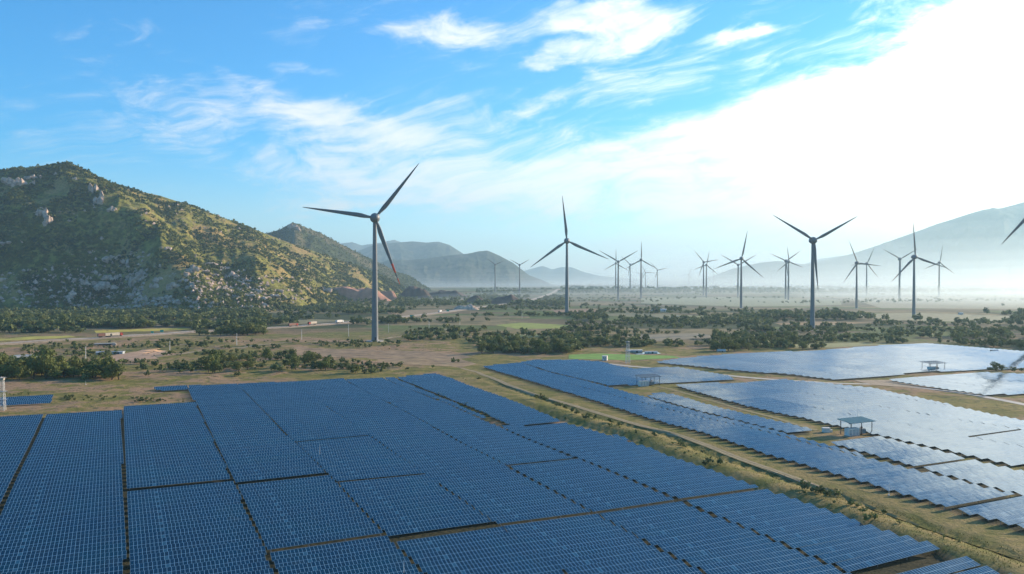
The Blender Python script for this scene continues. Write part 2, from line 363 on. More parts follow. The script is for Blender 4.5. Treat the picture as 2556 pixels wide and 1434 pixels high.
def panel_mat(name='solar_glass'):
    m = bpy.data.materials.new(name); m.use_nodes = True; w = NT(m.node_tree); p = w.n['Principled BSDF']
    uv = w.new('ShaderNodeUVMap').outputs[0]; u, v, _ = w.xyz(uv)
    fu = w.m('FRACT', u); fv = w.m('FRACT', w.mul(v, 0.5))
    du = w.m('MINIMUM', fu, w.sub(1.0, fu)); dv = w.mul(w.m('MINIMUM', fv, w.sub(1.0, fv)), 2.0)
    line = w.m('LESS_THAN', w.m('MINIMUM', du, dv), 0.038)
    cell = w.comb(w.m('FLOOR', u), w.m('FLOOR', w.mul(v, 0.5)), 0)
    oi = w.new('ShaderNodeNewGeometry').outputs['Position']
    wn = w.new('ShaderNodeTexWhiteNoise', noise_dimensions='3D'); w.l.new(cell, wn.inputs['Vector'])
    rnd = w.xyz(wn.outputs['Color'])
    glass = w.mix(rnd[0], (0.0, 0.007, 0.020), (0.0, 0.020, 0.048))
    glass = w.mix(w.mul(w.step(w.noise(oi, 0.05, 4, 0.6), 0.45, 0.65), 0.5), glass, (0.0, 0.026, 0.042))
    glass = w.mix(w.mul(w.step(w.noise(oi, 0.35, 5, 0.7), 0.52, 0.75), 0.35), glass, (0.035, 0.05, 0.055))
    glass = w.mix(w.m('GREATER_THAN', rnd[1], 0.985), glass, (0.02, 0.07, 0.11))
    col = w.mix(line, glass, (0.20, 0.34, 0.42))
    w.l.new(col, p.inputs['Base Color'])
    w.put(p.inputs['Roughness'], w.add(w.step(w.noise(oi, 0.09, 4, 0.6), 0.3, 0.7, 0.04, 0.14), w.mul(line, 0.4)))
    p.inputs['IOR'].default_value = 1.78
    p.inputs['Specular IOR Level'].default_value = 0.5; p.inputs['Specular Tint'].default_value = (0.62, 0.95, 1.0, 1)
    # each module sits a hair out of true
    nm = w.new('ShaderNodeNewGeometry').outputs['Normal']
    off = w.new('ShaderNodeVectorMath', operation='MULTIPLY_ADD'); w.l.new(wn.outputs['Color'], off.inputs[0])
    off.inputs[1].default_value = (0.012, 0.012, 0.0); w.l.new(nm, off.inputs[2])
    nn = w.new('ShaderNodeVectorMath', operation='NORMALIZE'); w.l.new(off.outputs[0], nn.inputs[0])
    w.l.new(nn.outputs[0], p.inputs['Normal'])
    return m
M_panel = panel_mat()

# ------------------------------------------------------------------ ground
def build_ground():
    def axis(lo, hi, step, far, ratio):
        a = list(np.arange(lo, hi + 1e-6, step)); s = step; x = a[-1]
        while x < far[1]: s *= ratio; x += s; a.append(x)
        s = step; x = a[0]; pre = []
        while x > far[0]: s *= ratio; x -= s; pre.append(x)
        return np.array(pre[::-1] + a)
    xs = axis(-420, 600, 3.0, (-30000, 30000), 1.09); ys = axis(110, 1010, 2.6, (-3000, 38000), 1.05)
    X, Y = np.meshgrid(xs, ys); Z = gh(X, Y)
    nx, ny = len(xs), len(ys); i = np.arange(nx * ny).reshape(ny, nx)
    Fc = np.stack([i[:-1, :-1], i[:-1, 1:], i[1:, 1:], i[1:, :-1]], -1).reshape(-1, 4)
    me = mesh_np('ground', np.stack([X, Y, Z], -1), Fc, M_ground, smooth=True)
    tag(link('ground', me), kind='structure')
build_ground()

def sheet(name, pts_px, material, off=0.12, n=24, kind='structure', label=None, cat=None, wob=0.0):
    """a flat polygon on the ground given by its outline; filled as a fan of small strips"""
    P = [G(*p) for p in pts_px]; P = np.array(P + [P[0]])
    out = []
    for a, b in zip(P[:-1], P[1:]):
        k = max(1, int(np.hypot(*(b - a)) / 12)); k = min(k, 60)
        for t in np.arange(k) / k: out.append(a + (b - a) * t)
    out = np.array(out); c = out.mean(0)
    if wob: out = out + (np.stack([vn(out[:, 0] / 9, out[:, 1] / 9, 4), vn(out[:, 0] / 9, out[:, 1] / 9, 8)], -1) - .5) * wob
    rings = [c + (out - c) * t for t in np.linspace(1, 0.02, 12)]
    V = np.concatenate(rings); Z = gh(V[:, 0], V[:, 1]) + off; V = np.column_stack([V, Z]); m = len(out)
    Fc = [(r * m + i, r * m + (i + 1) % m, (r + 1) * m + (i + 1) % m, (r + 1) * m + i) for r in range(11) for i in range(m)]
    o = link(name, mesh_np(name, V, Fc, material, smooth=True)); tag(o, label, cat, kind=kind); return o
def ribbon(name, pts, width, material, off=0.1, step=4.0, kind='structure', prof=None, smooth=True, sub=1):
    """a strip along a polyline of ground points; prof = [(side offset, height)]"""
    P = [Vector((*p, 0)) for p in pts]; d = [0]
    for a, b in zip(P[:-1], P[1:]): d.append(d[-1] + (b - a).length)
    def cr(t):
        i = max(k for k in range(len(P) - 1) if d[k] <= t + 1e-9) if t < d[-1] else len(P) - 2
        u = (t - d[i]) / max(1e-6, d[i + 1] - d[i]); p0 = P[max(0, i - 1)]; p1 = P[i]; p2 = P[i + 1]; p3 = P[min(len(P) - 1, i + 2)]
        return 0.5 * ((2 * p1) + (p2 - p0) * u + (2 * p0 - 5 * p1 + 4 * p2 - p3) * u * u + (3 * p1 - p0 - 3 * p2 + p3) * u ** 3)
    n = max(2, int(d[-1] / step)); C = [cr(d[-1] * i / n) for i in range(n + 1)]
    prof = prof or [(-width / 2 + width * k / 3, 0) for k in range(4)]
    V = []; k = len(prof)
    for i, c in enumerate(C):
        t = (C[min(n, i + 1)] - C[max(0, i - 1)]).normalized(); s = Vector((t.y, -t.x, 0))
        for a, h in prof:
            q = c + s * a; V.append((q.x, q.y, float(gh(q.x, q.y)) + h + off))
    Fc = [(i * k + j, (i + 1) * k + j, (i + 1) * k + j + 1, i * k + j + 1) for i in range(n) for j in range(k - 1)]
    o = link(name, mesh_np(name, V, Fc, material, smooth=False)); 
    if kind: tag(o, kind=kind)
    return o, C
HW = [G(*p) for p in ((-260, 878), (0, 860), (140, 851), (290, 843), (480, 830), (620, 823), (730, 817), (870, 806), (960, 797), (1080, 784), (1190, 769), (1250, 761), (1300, 755), (1345, 744), (1378, 732), (1394, 722))]
ribbon('road_embankment', HW, 22, M_verge, 0.0, 9, prof=[(-16, -0.4), (-9, 1.2), (9, 1.2), (16, -0.4)])
hw, HWC = ribbon('highway', HW, 14, M_asph, 1.3, 9)
ribbon('road_marking', HW, 0.3, M_line, 1.33, 9, prof=[(-6.3, 0), (-6.0, 0)])
ribbon('dirt_road', [G(*p) for p in ((-200, 905), (0, 893), (226, 881), (344, 871), (477, 859))], 4, M_dirt, 0.12, 4)
ribbon('dirt_road', [G(*p) for p in ((330, 905), (518, 876), (610, 867), (700, 856), (850, 851), (945, 849), (1010, 838), (1120, 822))], 5, M_dirt, 0.12, 4)
TRK = [G(*p) for p in ((1150, 918), (1210, 938), (1330, 985), (1500, 1035), (1650, 1078), (1770, 1118), (1900, 1165), (2100, 1238), (2300, 1310), (2480, 1375), (2700, 1455))]
M_trk = mat('grassy_track', (0.24, 0.19, 0.08), 0.95, vary=0.4, scale=0.4)
ribbon('farm_track', TRK, 4.2, M_trk, 0.12, 3)
for o_ in (-.95, .95): ribbon('wheel_rut', TRK, 1, M_dirt, 0.15, 2.5, prof=[(o_ - .35, 0), (o_ + .35, 0)])
ribbon('farm_track', [G(*p) for p in ((1640, 968), (1700, 980), (1850, 1020), (1990, 1062), (2040, 1078))], 3.0, M_trk, 0.12, 3)
ribbon('farm_track', [G(*p) for p in ((1520, 908), (1600, 917), (1720, 928), (1860, 943), (2060, 957), (2200, 961), (2350, 975), (2500, 1000), (2640, 1030))], 6, M_pale, 0.12, 3)

def field(pts, col, vary=0.3):
    mt = mat('field_soil', col, 0.95, vary=vary, scale=0.08)
    sheet('field', pts, mt, 0.14)
field([(740, 868), (1100, 880), (1180, 892), (1110, 905), (700, 885)], (0.25, 0.165, 0.09), .45)
field([(960, 888), (1150, 897), (1190, 908), (1150, 918), (930, 905)], (0.27, 0.18, 0.09), .45)
field([(235, 826), (460, 819), (480, 823), (240, 832)], (0.42, 0.33, 0.05))
field([(-60, 846), (175, 839), (190, 843), (-50, 854)], (0.38, 0.33, 0.06))
field([(540, 806), (760, 797), (900, 801), (700, 812)], (0.20, 0.17, 0.08))
field([(760, 768), (960, 762), (990, 772), (800, 782)], (0.22, 0.18, 0.08))
field([(960, 776), (1110, 772), (1120, 782), (980, 792)], (0.24, 0.17, 0.09))
field([(1235, 812), (1300, 806), (1420, 812), (1410, 820), (1290, 822)], (0.24, 0.27, 0.05))
field([(1420, 886), (1500, 884), (1680, 889), (1700, 894), (1560, 898), (1420, 896)], (0.15, 0.28, 0.04))
field([(1180, 862), (1290, 858), (1340, 864), (1240, 870)], (0.24, 0.13, 0.07))
field([(1470, 786), (1560, 781), (1740, 788), (1650, 795)], (0.17, 0.16, 0.08))
field([(1380, 775), (1480, 772), (1500, 782), (1390, 786)], (0.24, 0.15, 0.09))
field([(1540, 838), (1740, 832), (1800, 842), (1640, 852)], (0.22, 0.18, 0.11))
field([(1670, 790), (1800, 788), (1860, 796), (1720, 800)], (0.20, 0.21, 0.08))
field([(1930, 806), (2010, 803), (2180, 806), (2060, 813), (1950, 812)], (0.26, 0.17, 0.08))
field([(1900, 790), (1990, 788), (2000, 794), (1910, 797)], (0.34, 0.20, 0.09))
field([(2090, 786), (2280, 781), (2560, 790), (2500, 806), (2240, 800)], (0.24, 0.22, 0.12))
field([(1980, 860), (2120, 855), (2240, 860), (2080, 868), (1985, 868)], (0.24, 0.23, 0.09))
field([(1600, 745), (1800, 742), (2100, 748), (2100, 762), (1850, 766), (1600, 758)], (0.21, 0.22, 0.12))
field([(2120, 745), (2350, 742), (2600, 750), (2600, 772), (2200, 770)], (0.25, 0.23, 0.14))
field([(480, 790), (640, 786), (660, 790), (500, 794)], (0.24, 0.2, 0.1))
field([(1240, 838), (1400, 834), (1420, 840), (1260, 846)], (0.16, 0.19, 0.07))
sheet('pond', [(1575, 882), (1640, 880), (1650, 884), (1590, 886)], M_pond, 0.2)
sheet('pale_clearing', [(-20, 893), (60, 886), (110, 890), (30, 902), (-20, 905)], M_pale, 0.15)
sheet('pale_clearing', [(2130, 950), (2250, 949), (2420, 968), (2350, 972), (2180, 962)], M_dirt, 0.16)
sheet('bare_earth', [(300, 882), (400, 872), (440, 884), (380, 902), (260, 906)], mat('bare_red_earth', (0.40, 0.25, 0.15), 0.95, vary=0.3, scale=0.1), 0.14, wob=20)

# ------------------------------------------------------------------ hills
def interp(pts, xs):
    pts = np.array(pts, float); return [np.interp(xs, pts[:, 0], pts[:, k]) for k in range(1, pts.shape[1])]
HILLS = {}
def ridge(name, sil, foot, material, ns=260, nt=110, amp=0.12, gl=160.0, seed=1, spur=None, conv=0.25):
    """sil: (px, py, depth) of the skyline; foot: (px, py) of the toe on the plain or a depth list"""
    x0, x1 = sil[0][0], sil[-1][0]; s = np.linspace(x0, x1, ns); py, D = interp(sil, s)
    S = np.array([atY(a, b, c) for a, b, c in zip(s, py, D)])
    fp = interp(foot, s)
    if len(fp) == 1: Fp = np.array([G(a, b) for a, b in zip(s, fp[0])])
    else: Fp = np.array([atY(a, b, c)[:2] for a, b, c in zip(s, fp[0], fp[1])])
    arc = np.concatenate([[0], np.cumsum(np.hypot(np.diff(S[:, 0]), np.diff(S[:, 1])))])
    ts = np.concatenate([np.linspace(-0.04, 1, nt), 1 + np.linspace(0.03, 0.9, nt // 4)]); rows = []
    for t in ts:
        P = Fp + (S[:, :2] - Fp) * t; tt = t if t <= 1 else max(0.0, 2 - t); tc = max(0, tt)
        g = (1 - conv) * tc + conv * tc * tc * (3 - 2 * tc)
        env = math.sin(math.pi * min(1, tc)) ** 0.7 if 0 < tc < 1 else 0
        wob = 60 * (vn(P[:, 0] / 300, P[:, 1] / 300, seed + 5) - 0.5)
        rd = ridged((arc + wob) / gl, np.full(ns, tc * 1.1 + 7.1), seed, 4) - 0.55
        fb = fbm(P[:, 0] / 130, P[:, 1] / 130, seed + 40, 5)
        z = S[:, 2] * g + S[:, 2] * env * (amp * 2.0 * rd + amp * 1.0 * fb)
        z = z + (0.35 + env) * 5 * fbm(P[:, 0] / 18, P[:, 1] / 18, seed + 80, 3)
        if spur and t <= 1:
            for (sx0, sx1, wd, hh) in spur:
                c = sx1 + (sx0 - sx1) * tc; z = z + hh * np.exp(-((s - c) / wd) ** 2) * math.sin(math.pi * min(1, max(0, tc) ** 0.8))
        if t < 0: z = z * 0 - 6.0
        rows.append(np.column_stack([P, z]))
    V = np.array(rows); nT = len(ts); i = np.arange(nT * ns).reshape(nT, ns)
    Fc = np.stack([i[:-1, :-1], i[:-1, 1:], i[1:, 1:], i[1:, :-1]], -1).reshape(-1, 4)
    o = link(name, mesh_np(name, V.reshape(-1, 3), Fc, material, smooth=True)); tag(o, kind='structure')
    HILLS.setdefault(name, []).append((V, Fc, nt)); return V
SIL1 = [(-520, 540, 2300), (-300, 480, 2300), (-120, 440, 2320), (0, 430, 2350), (80, 417, 2380), (130, 411, 2400), (172, 412, 2420), (205, 430, 2440), (245, 450, 2460), (300, 468, 2520), (400, 489, 2600), (480, 515, 2700), (560, 545, 2800), (640, 575, 2920), (720, 606, 3050), (800, 633, 3200), (900, 668, 3400), (960, 692, 3550), (1008, 716, 3700)]
FOOT1 = [(-520, 780), (0, 775), (300, 776), (480, 780), (640, 782), (760, 768), (850, 755), (1008, 738)]
HV = ridge('hillside', SIL1, FOOT1, M_hill, 420, 190, 0.135, 260, 3, spur=[(190, 470, 95, 75), (430, 760, 60, 26), (30, 40, 90, 30)])
ridge('hill', [(600, 600, 4000), (660, 585, 4100), (701, 573, 4200), (718, 562, 4200), (731, 556, 4200), (745, 560, 4200), (762, 568, 4250), (802, 583, 4350), (843, 606, 4450), (875, 622, 4500), (907, 638, 4600), (944, 655, 4700), (988, 678, 4800), (1029, 692, 4900), (1049, 708, 5000), (1072, 722, 5100)],
      [(600, 740), (800, 738), (1072, 726)], M_hill2, 160, 60, 0.12, 220, 13)
ridge('mountain', [(780, 650, 13000), (860, 636, 13000), (899, 625, 13000), (936, 611, 13000), (975, 607, 13000), (1029, 603, 13000), (1065, 606, 13000), (1095, 604, 13000), (1122, 612, 13000), (1150, 630, 13000), (1190, 655, 13000), (1260, 700, 13000)],
      [(780, 700, 10500), (1260, 708, 10500)], M_far, 160, 60, 0.12, 420, 23)
ridge('mountain', [(800, 632, 18000), (851, 608, 18000), (879, 605, 18000), (903, 613, 18000), (950, 606, 18000), (984, 599, 18000), (1004, 606, 18000), (1060, 640, 18000), (1110, 690, 18000)],
      [(800, 700, 15500), (1110, 700, 15500)], M_far, 120, 40, 0.12, 600, 33)
ridge('mountain', [(900, 668, 9500), (980, 648, 9500), (1015, 650, 9500), (1065, 646, 9500), (1118, 638, 9500), (1166, 634, 9500), (1195, 628, 9500), (1217, 626, 9500), (1247, 639, 9500), (1281, 657, 9500), (1321, 688, 9500), (1362, 703, 9500), (1395, 719, 9500)],
      [(900, 712, 7600), (1395, 714, 8400)], M_far, 220, 80, 0.15, 300, 43)
ridge('mountain', [(1240, 712, 21000), (1309, 676, 21000), (1354, 664, 21000), (1378, 673, 21000), (1402, 667, 21000), (1428, 668, 21000), (1459, 680, 21000), (1499, 690, 21000), (1544, 694, 21000), (1596, 699, 21000), (1645, 704, 21000), (1705, 702, 21000), (1734, 702, 21000), (1800, 708, 21000)],
      [(1240, 703, 18500), (1800, 703, 18500)], M_far, 160, 40, 0.1, 700, 53)
ridge('mountain', [(1930, 690, 18000), (1990, 665, 18000), (2050, 646, 18000), (2105, 638, 18000), (2160, 648, 18000), (2300, 690, 18000)],
      [(1930, 703, 16000), (2300, 703, 16000)], M_far, 100, 40, 0.1, 600, 63)
ridge('mountain', [(1670, 712, 12500), (1705, 706, 12500), (1734, 702, 12500), (1780, 689, 12500), (1830, 671, 12500), (1870, 662, 12500), (1900, 656, 12500), (1940, 652, 12500), (1975, 656, 12500), (2010, 661, 12500), (2040, 655, 12500), (2100, 641, 12500), (2130, 633, 12500), (2200, 610, 12500), (2270, 585, 12500), (2340, 560, 12500), (2420, 534, 12500), (2455, 524, 12500), (2500, 520, 12500), (2556, 505, 12500), (2700, 480, 12500), (2900, 500, 12500), (3100, 560, 12500)],
      [(1670, 710, 11200), (2100, 710, 10200), (2556, 710, 9000), (3100, 710, 9000)], M_far, 360, 110, 0.17, 620, 73)
def mound(name, px, py, wpx, hpx, material, seed, flat=0.35, asp=0.6):
    x, y = G(px, py); k = y / F; rw = wpx * k / 2; hh = hpx * k; n = 40; V = []
    for i in range(n + 1):
        for j in range(n + 1):
            u, v = i / n * 2 - 1, j / n * 2 - 1; r = max(abs(u), abs(v)) * 0.35 + math.hypot(u, v) * 0.65
            X = x + u * rw; Y = y + v * rw * asp + rw * asp * 0.6
            z = hh * min(1, max(0, (1 - r) / (1 - flat))) * (0.8 + 0.9 * float(fbm(X / rw * 3, Y / rw * 3, seed, 4))) - 0.5
            V.append((X, Y, z))
    Fc = [(i * (n + 1) + j, (i + 1) * (n + 1) + j, (i + 1) * (n + 1) + j + 1, i * (n + 1) + j + 1) for i in range(n) for j in range(n)]
    tag(link(name, mesh_np(name, V, Fc, material, smooth=True)), kind='structure')
mound('spoil_mound', 1265, 759, 110, 24, M_spoil, 5)
mound('spoil_mound', 1185, 756, 60, 17, M_spoil, 6)
mound('spoil_mound', 1035, 745, 90, 30, M_spoil, 7, 0.55)
mound('spoil_mound', 1110, 742, 120, 16, M_spoil, 8, 0.6)
mound('cut_earth_bank', 880, 752, 190, 36, M_cut, 9, 0.6, 0.3)
mound('cut_earth_bank', 960, 748, 70, 22, M_cut, 10, 0.6, 0.3)
mound('pale_rubble_bank', 1163, 774, 70, 15, mat('pale_rubble', (0.48, 0.34, 0.25), 0.95, vary=0.5, scale=0.2, bump=1.0), 11, 0.5, 0.4)
# ------------------------------------------------------------------ wind turbines
def blade_mesh(red=False):
    n, m = 22, 12; V = []; Fc = []; mi = []; L = 76.0
    for i in range(n + 1):
        t = i / n; z = 1.6 + t * (L - 1.6)
        if t < 0.2: k = sstep(t, 0.03, 0.2); ch = 2.6 + (5.0 - 2.6) * k; th = 2.6 + (1.5 - 2.6) * k
        else: q = (t - 0.2) / 0.8; ch = 5.0 * (1 - q) ** 0.85 + 0.5 * q; th = 1.5 * (1 - q) + 0.12
        tw = R(16) * (1 - t) ** 2
        for j in range(m):
            a = 2 * math.pi * j / m; x = ch * (0.5 * math.cos(a) + 0.12 * float(sstep(t, 0.05, 0.25))); y = th * 0.5 * math.sin(a)
            V.append((x * math.cos(tw) - y * math.sin(tw), x * math.sin(tw) + y * math.cos(tw) - 2.0 * t * t, z))
    for i in range(n):
        t = (i + .5) / n
        for j in range(m): Fc.append((i * m + j, i * m + (j + 1) % m, (i + 1) * m + (j + 1) % m, (i + 1) * m + j)); mi.append(1 if red and (0.70 < t < 0.80 or t > 0.9) else 0)
    return mesh_np('blade', V, Fc, [M_blade, M_red], matidx=mi, smooth=True)
def turbine_template():
    tw = MB()
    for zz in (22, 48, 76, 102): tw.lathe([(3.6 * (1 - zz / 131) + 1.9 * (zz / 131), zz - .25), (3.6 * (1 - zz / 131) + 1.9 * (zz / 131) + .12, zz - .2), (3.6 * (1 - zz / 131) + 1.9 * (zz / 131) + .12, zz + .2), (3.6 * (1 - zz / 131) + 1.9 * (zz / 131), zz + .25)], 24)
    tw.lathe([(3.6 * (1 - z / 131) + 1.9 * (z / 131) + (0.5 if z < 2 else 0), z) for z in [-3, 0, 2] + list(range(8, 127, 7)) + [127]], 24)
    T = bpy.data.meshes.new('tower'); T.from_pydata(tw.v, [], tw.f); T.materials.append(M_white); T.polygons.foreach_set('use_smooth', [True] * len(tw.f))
    door = MB().box((0, -4.0, 2.6), (1.6, 0.6, 3.4)); Dm = bpy.data.meshes.new('door'); Dm.from_pydata(door.v, [], door.f); Dm.materials.append(M_dark)
    nc = MB(); M = Matrix.Rotation(R(90), 4, 'X')
    # egg shaped nacelle: wide at the rotor, closing behind the tower; lathe axis runs +Y
    nc.lathe([(0.01, -9.5), (1.6, -9.2), (3.0, -7.6), (4.2, -4.6), (5.0, -1.0), (5.3, 1.6), (5.1, 3.0), (4.6, 3.4), (0.01, 3.4)], 24, M)
    nc.box((0, 6.0, 4.2), (0.12, 0.12, 3.0)); nc.box((0, 6.0, 5.4), (1.4, 0.1, 0.1))
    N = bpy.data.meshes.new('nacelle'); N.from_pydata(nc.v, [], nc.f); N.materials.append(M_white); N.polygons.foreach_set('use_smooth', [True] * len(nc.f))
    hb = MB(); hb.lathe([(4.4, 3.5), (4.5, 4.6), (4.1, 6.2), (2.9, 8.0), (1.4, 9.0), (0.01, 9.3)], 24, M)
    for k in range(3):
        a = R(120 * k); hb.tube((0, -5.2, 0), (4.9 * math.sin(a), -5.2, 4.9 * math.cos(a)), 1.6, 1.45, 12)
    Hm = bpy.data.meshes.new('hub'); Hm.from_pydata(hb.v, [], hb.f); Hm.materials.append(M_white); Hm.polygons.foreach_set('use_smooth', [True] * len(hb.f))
    return T, Dm, N, Hm, blade_mesh(), blade_mesh(True)
TT = turbine_template()
_p = MB().lathe([(9.5, -1), (9.5, .15), (8.8, .35), (4.3, .6), (4.3, .9), (.02, .9)], 24); PAD = bpy.data.meshes.new('foundation'); PAD.from_pydata(_p.v, [], _p.f); PAD.materials.append(M_conc)
def turbine(hx, hy, by, Lp, a0, label, yaw=0.0, group='wind turbines standing on the plain', angs=None):
    if by:
        gx, gy = G(hx, by); D = gy
    else:
        D = 74.0 * F / Lp; gx, gy, _ = atY(hx, hy, D)
    hubz = atY(hx, hy, D)[2]; s = hubz / 131.0; bl = Lp / F * D / 76.0
    root = empty('wind_turbine', (gx, gy, 0), R(yaw)); root.scale = (s, s, s); tag(root, label, 'wind turbine', group)
    link('tower', TT[0], root); nac = link('nacelle', TT[2], root, (0, 0, 131)); 
    if D < 1500:
        link('door', TT[1], root); link('foundation', PAD, root)
    hub = link('hub', TT[3], root, (0, 0, 131)); hub.rotation_euler = (0, R(a0), 0)
    for k in range(3):
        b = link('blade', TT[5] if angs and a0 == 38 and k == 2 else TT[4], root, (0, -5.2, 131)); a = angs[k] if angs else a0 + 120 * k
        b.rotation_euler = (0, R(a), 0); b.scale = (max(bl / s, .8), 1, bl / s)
    return root
TB = [
 (936, 545, 852, 176, 38, 'largest wind turbine, left of centre, dark tower with one red-banded blade pointing down', 16, [38, 277, 160]),
 (1415, 602, 788, 112, -6, 'tall dark turbine at the centre with one blade upright, beside a dark tree clump', -4, None),
 (2028, 601, 825, 124, 60, 'big dark turbine at right with two blades raised in a wide V', 4, [61, 300, 176]),
 (2281, 642, 793, 86, -5, 'dark turbine in front of the pale right mountain, blade up, tree clump beside its base', 3, [-5, 109, 225]),
 (1850, 646, 770, 71, 11, 'dark turbine before the left end of the right mountain, blade nearly upright', -5, [11, 249, 132]),
 (1842, 662, 742, 50, -60, 'turbine partly hidden behind the dark turbine with upright blade', 0, None),
 (1543, 654, 749, 56, 60, 'front turbine of the crossing pair right of the central turbine, blades in a V', 0, None),
 (1537, 658, None, 36, 0, 'rear turbine of the crossing pair right of the central turbine, blade upright', 0, None),
 (1600, 649, 746, 46, 0, 'slim dark turbine with upright blade in the cluster right of the central turbine', 0, None),
 (1573, 661, None, 31, -48, 'small turbine squeezed between the crossing pair and the slim dark turbine', 0, None),
 (1611, 681, None, 24, -30, 'tiny turbine just right of the slim dark turbine tower, horizontal blade pointing right', 0, None),
 (1603, 684, None, 19, 35, 'tiniest turbine behind the slim dark turbine, horizontal blade pointing left', 0, None),
 (1641, 675, None, 28, -43, 'small lone turbine right of the slim dark turbine, against the pink horizon', 0, None),
 (1719, 686, None, 20, 23, 'tiny isolated turbine in the gap before the right mountain', 0, None),
 (1756, 655, 738, 38, -40, 'left turbine of the close pair before the right mountain foot, blade up left', 0, None),
 (1763, 662, 741, 34, 10, 'right turbine of the close pair before the right mountain foot, blade almost upright', 0, None),
 (1781, 678, None, 17, 0, 'tiny turbine between the close pair and the dark upright-blade turbine', 0, None),
 (1961, 652, 747, 44, -66, 'left turbine of the pair standing left of the big V-bladed turbine', 0, None),
 (1968, 654, 749, 38, -8, 'right turbine of the pair standing left of the big V-bladed turbine', 0, None),
 (1925, 678, None, 17, -50, 'tiny pale turbine on the dark foot of the right mountain', 0, None),
 (2138, 657, 770, 60, -23, 'turbine right of the big V-bladed one, blade leaning up left, one level', 4, None),
 (2163, 658, 739, 43, 23, 'faint turbine just behind the one with a level blade', 0, None),
 (2245, 647, 747, 50, -61, 'hazy turbine left of the dark turbine below the mountain slope, V blades', 0, None),
 (2344, 656, 740, 44, 8, 'hazy turbine right of the dark turbine below the mountain slope', 0, None),
 (1236, 661, 732, 24, -54, 'pale turbine against the grey wooded hill, left one of two', 0, None),
 (1297, 662, 735, 28, -60, 'grey turbine at the right slope of the wooded hill, right one of two', 0, None),
 (2114, 682, None, 17, 20, 'ghostly tiny turbine in mist left of the level-bladed turbine', 0, None),
 (2327, 686, None, 15, 0, 'ghostly tiny turbine in mist just left of the right hazy turbine', 0, None),
 (2369, 686, None, 16, 40, 'ghostly tiny turbine in mist just right of the right hazy turbine', 0, None),
 (2521, 672, None, 21, 5, 'ghostly white turbine in the bright mist at the far right', 0, None),
]
for t in TB: turbine(t[0], t[1], t[2], t[3], t[4], t[5], t[6], angs=t[7])
turbine(2607, 490, 862, 170, 225, 'turbine cut off by the right edge with only one dark blade tip showing', 0)

# ------------------------------------------------------------------ solar arrays
ROWA = R(65.3); DU = np.array([math.sin(ROWA), math.cos(ROWA)]); DV = np.array([-math.cos(ROWA), math.sin(ROWA)])
PITCHR = 6.0; TILT = R(15); HALF = 1.96
def UV(p): return np.array([np.dot(p, DU), np.dot(p, DV)])
def XY(u, v): return DU * u + DV * v
Z0 = 1.3
def GP(p): return UV(np.array(G(p[0], p[1], Z0)))
def line_fn(pts):
    q = np.array(sorted([tuple(GP(p)[::-1]) for p in pts])); k = np.polyfit(q[:, 0], q[:, 1], 1)
    return lambda v: k[0] * v + k[1]
LA = [((0, 1280), (110, 1045)), ((320, 1434), (312, 1228), (306, 1025)), ((545, 1115), (580, 1205), (615, 1275), (700, 1434)), ((1000, 1363), (1057, 1434)), None, ((1496, 1286), (1775, 1434)), ((1701, 1251), (1980, 1367), (2146, 1434))]
LF = [line_fn(l) if l else None for l in LA]
LF[3] = line_fn(((1000, 1363), (1057, 1434), (830, 1200)))
LF[4] = lambda v: 0.5 * (LF[3](v) + LF[5](v))
BLK = {
 'A': dict(poly=[(-420, 1075), (0, 1045), (306, 1027), (307, 1019), (482, 1007), (471, 972), (388, 973), (386, 967), (470, 963), (985, 944), (1262, 1064), (1412, 1057), (1562, 1092), (1645, 1130), (1890, 1217), (2018, 1257), (2350, 1374), (2615, 1475), (2860, 1570), (-900, 1570), (-900, 1110)],
      gaps=[(lambda v: LF[0](v) - 34.7, 1.3), (LF[0], 1.05), (LF[1], 1.1), (LF[2], 0.8), (LF[3], 0.6), (LF[4], 0.25), (LF[5], 0.8), (LF[6], 1.4), (lambda v: LF[6](v) + 36, 0.3), (lambda v: LF[6](v) + 72, 0.3)]),
 'B': dict(poly=[(993, 943), (1090, 932), (1396, 1049), (1280, 1062)], gaps=None),
 'C': dict(poly=[(1205, 915), (1300, 906), (1353, 925), (1512, 967), (1608, 991), (1968, 1088), (2065, 1112), (2556, 1243), (2900, 1337), (2900, 1427), (2556, 1322), (1856, 1115)], gaps=None),
 'D': dict(poly=[(1303, 905), (1333, 899), (1443, 898), (1499, 902), (1552, 915), (1580, 920), (1697, 917), (1823, 940), (1831, 948), (1523, 965), (1357, 923)], gaps=None),
 'E': dict(poly=[(1616, 989), (1645, 981), (1678, 984), (1856, 1033), (2022, 1073), (2014, 1081), (1974, 1085)], gaps=None),
 'F': dict(poly=[(2080, 1109), (2204, 1094), (2520, 1169), (2900, 1262), (2900, 1333), (2556, 1238)], gaps=None),
 'G': dict(poly=[(1686, 964), (1960, 949), (2184, 970), (2556, 1050), (2900, 1125), (2520, 1160), (2103, 1067), (1856, 1009)], gaps=None),
 'H': dict(poly=[(1640, 905), (1700, 895), (1860, 882), (2034, 876), (2192, 864), (2313, 857), (2556, 878), (2800, 897), (2800, 905), (2556, 917), (2470, 921), (2281, 930), (2208, 939), (2090, 948), (1973, 934), (1900, 931), (1661, 907)], gaps=None),
 'I': dict(poly=[(2212, 948), (2466, 931), (2556, 934), (2800, 946), (2800, 970), (2556, 982), (2466, 988)], gaps=None),
 'J': dict(poly=[(-200, 1006), (0, 996), (131, 989), (124, 1005), (0, 1013), (-200, 1023)], gaps=None),
}
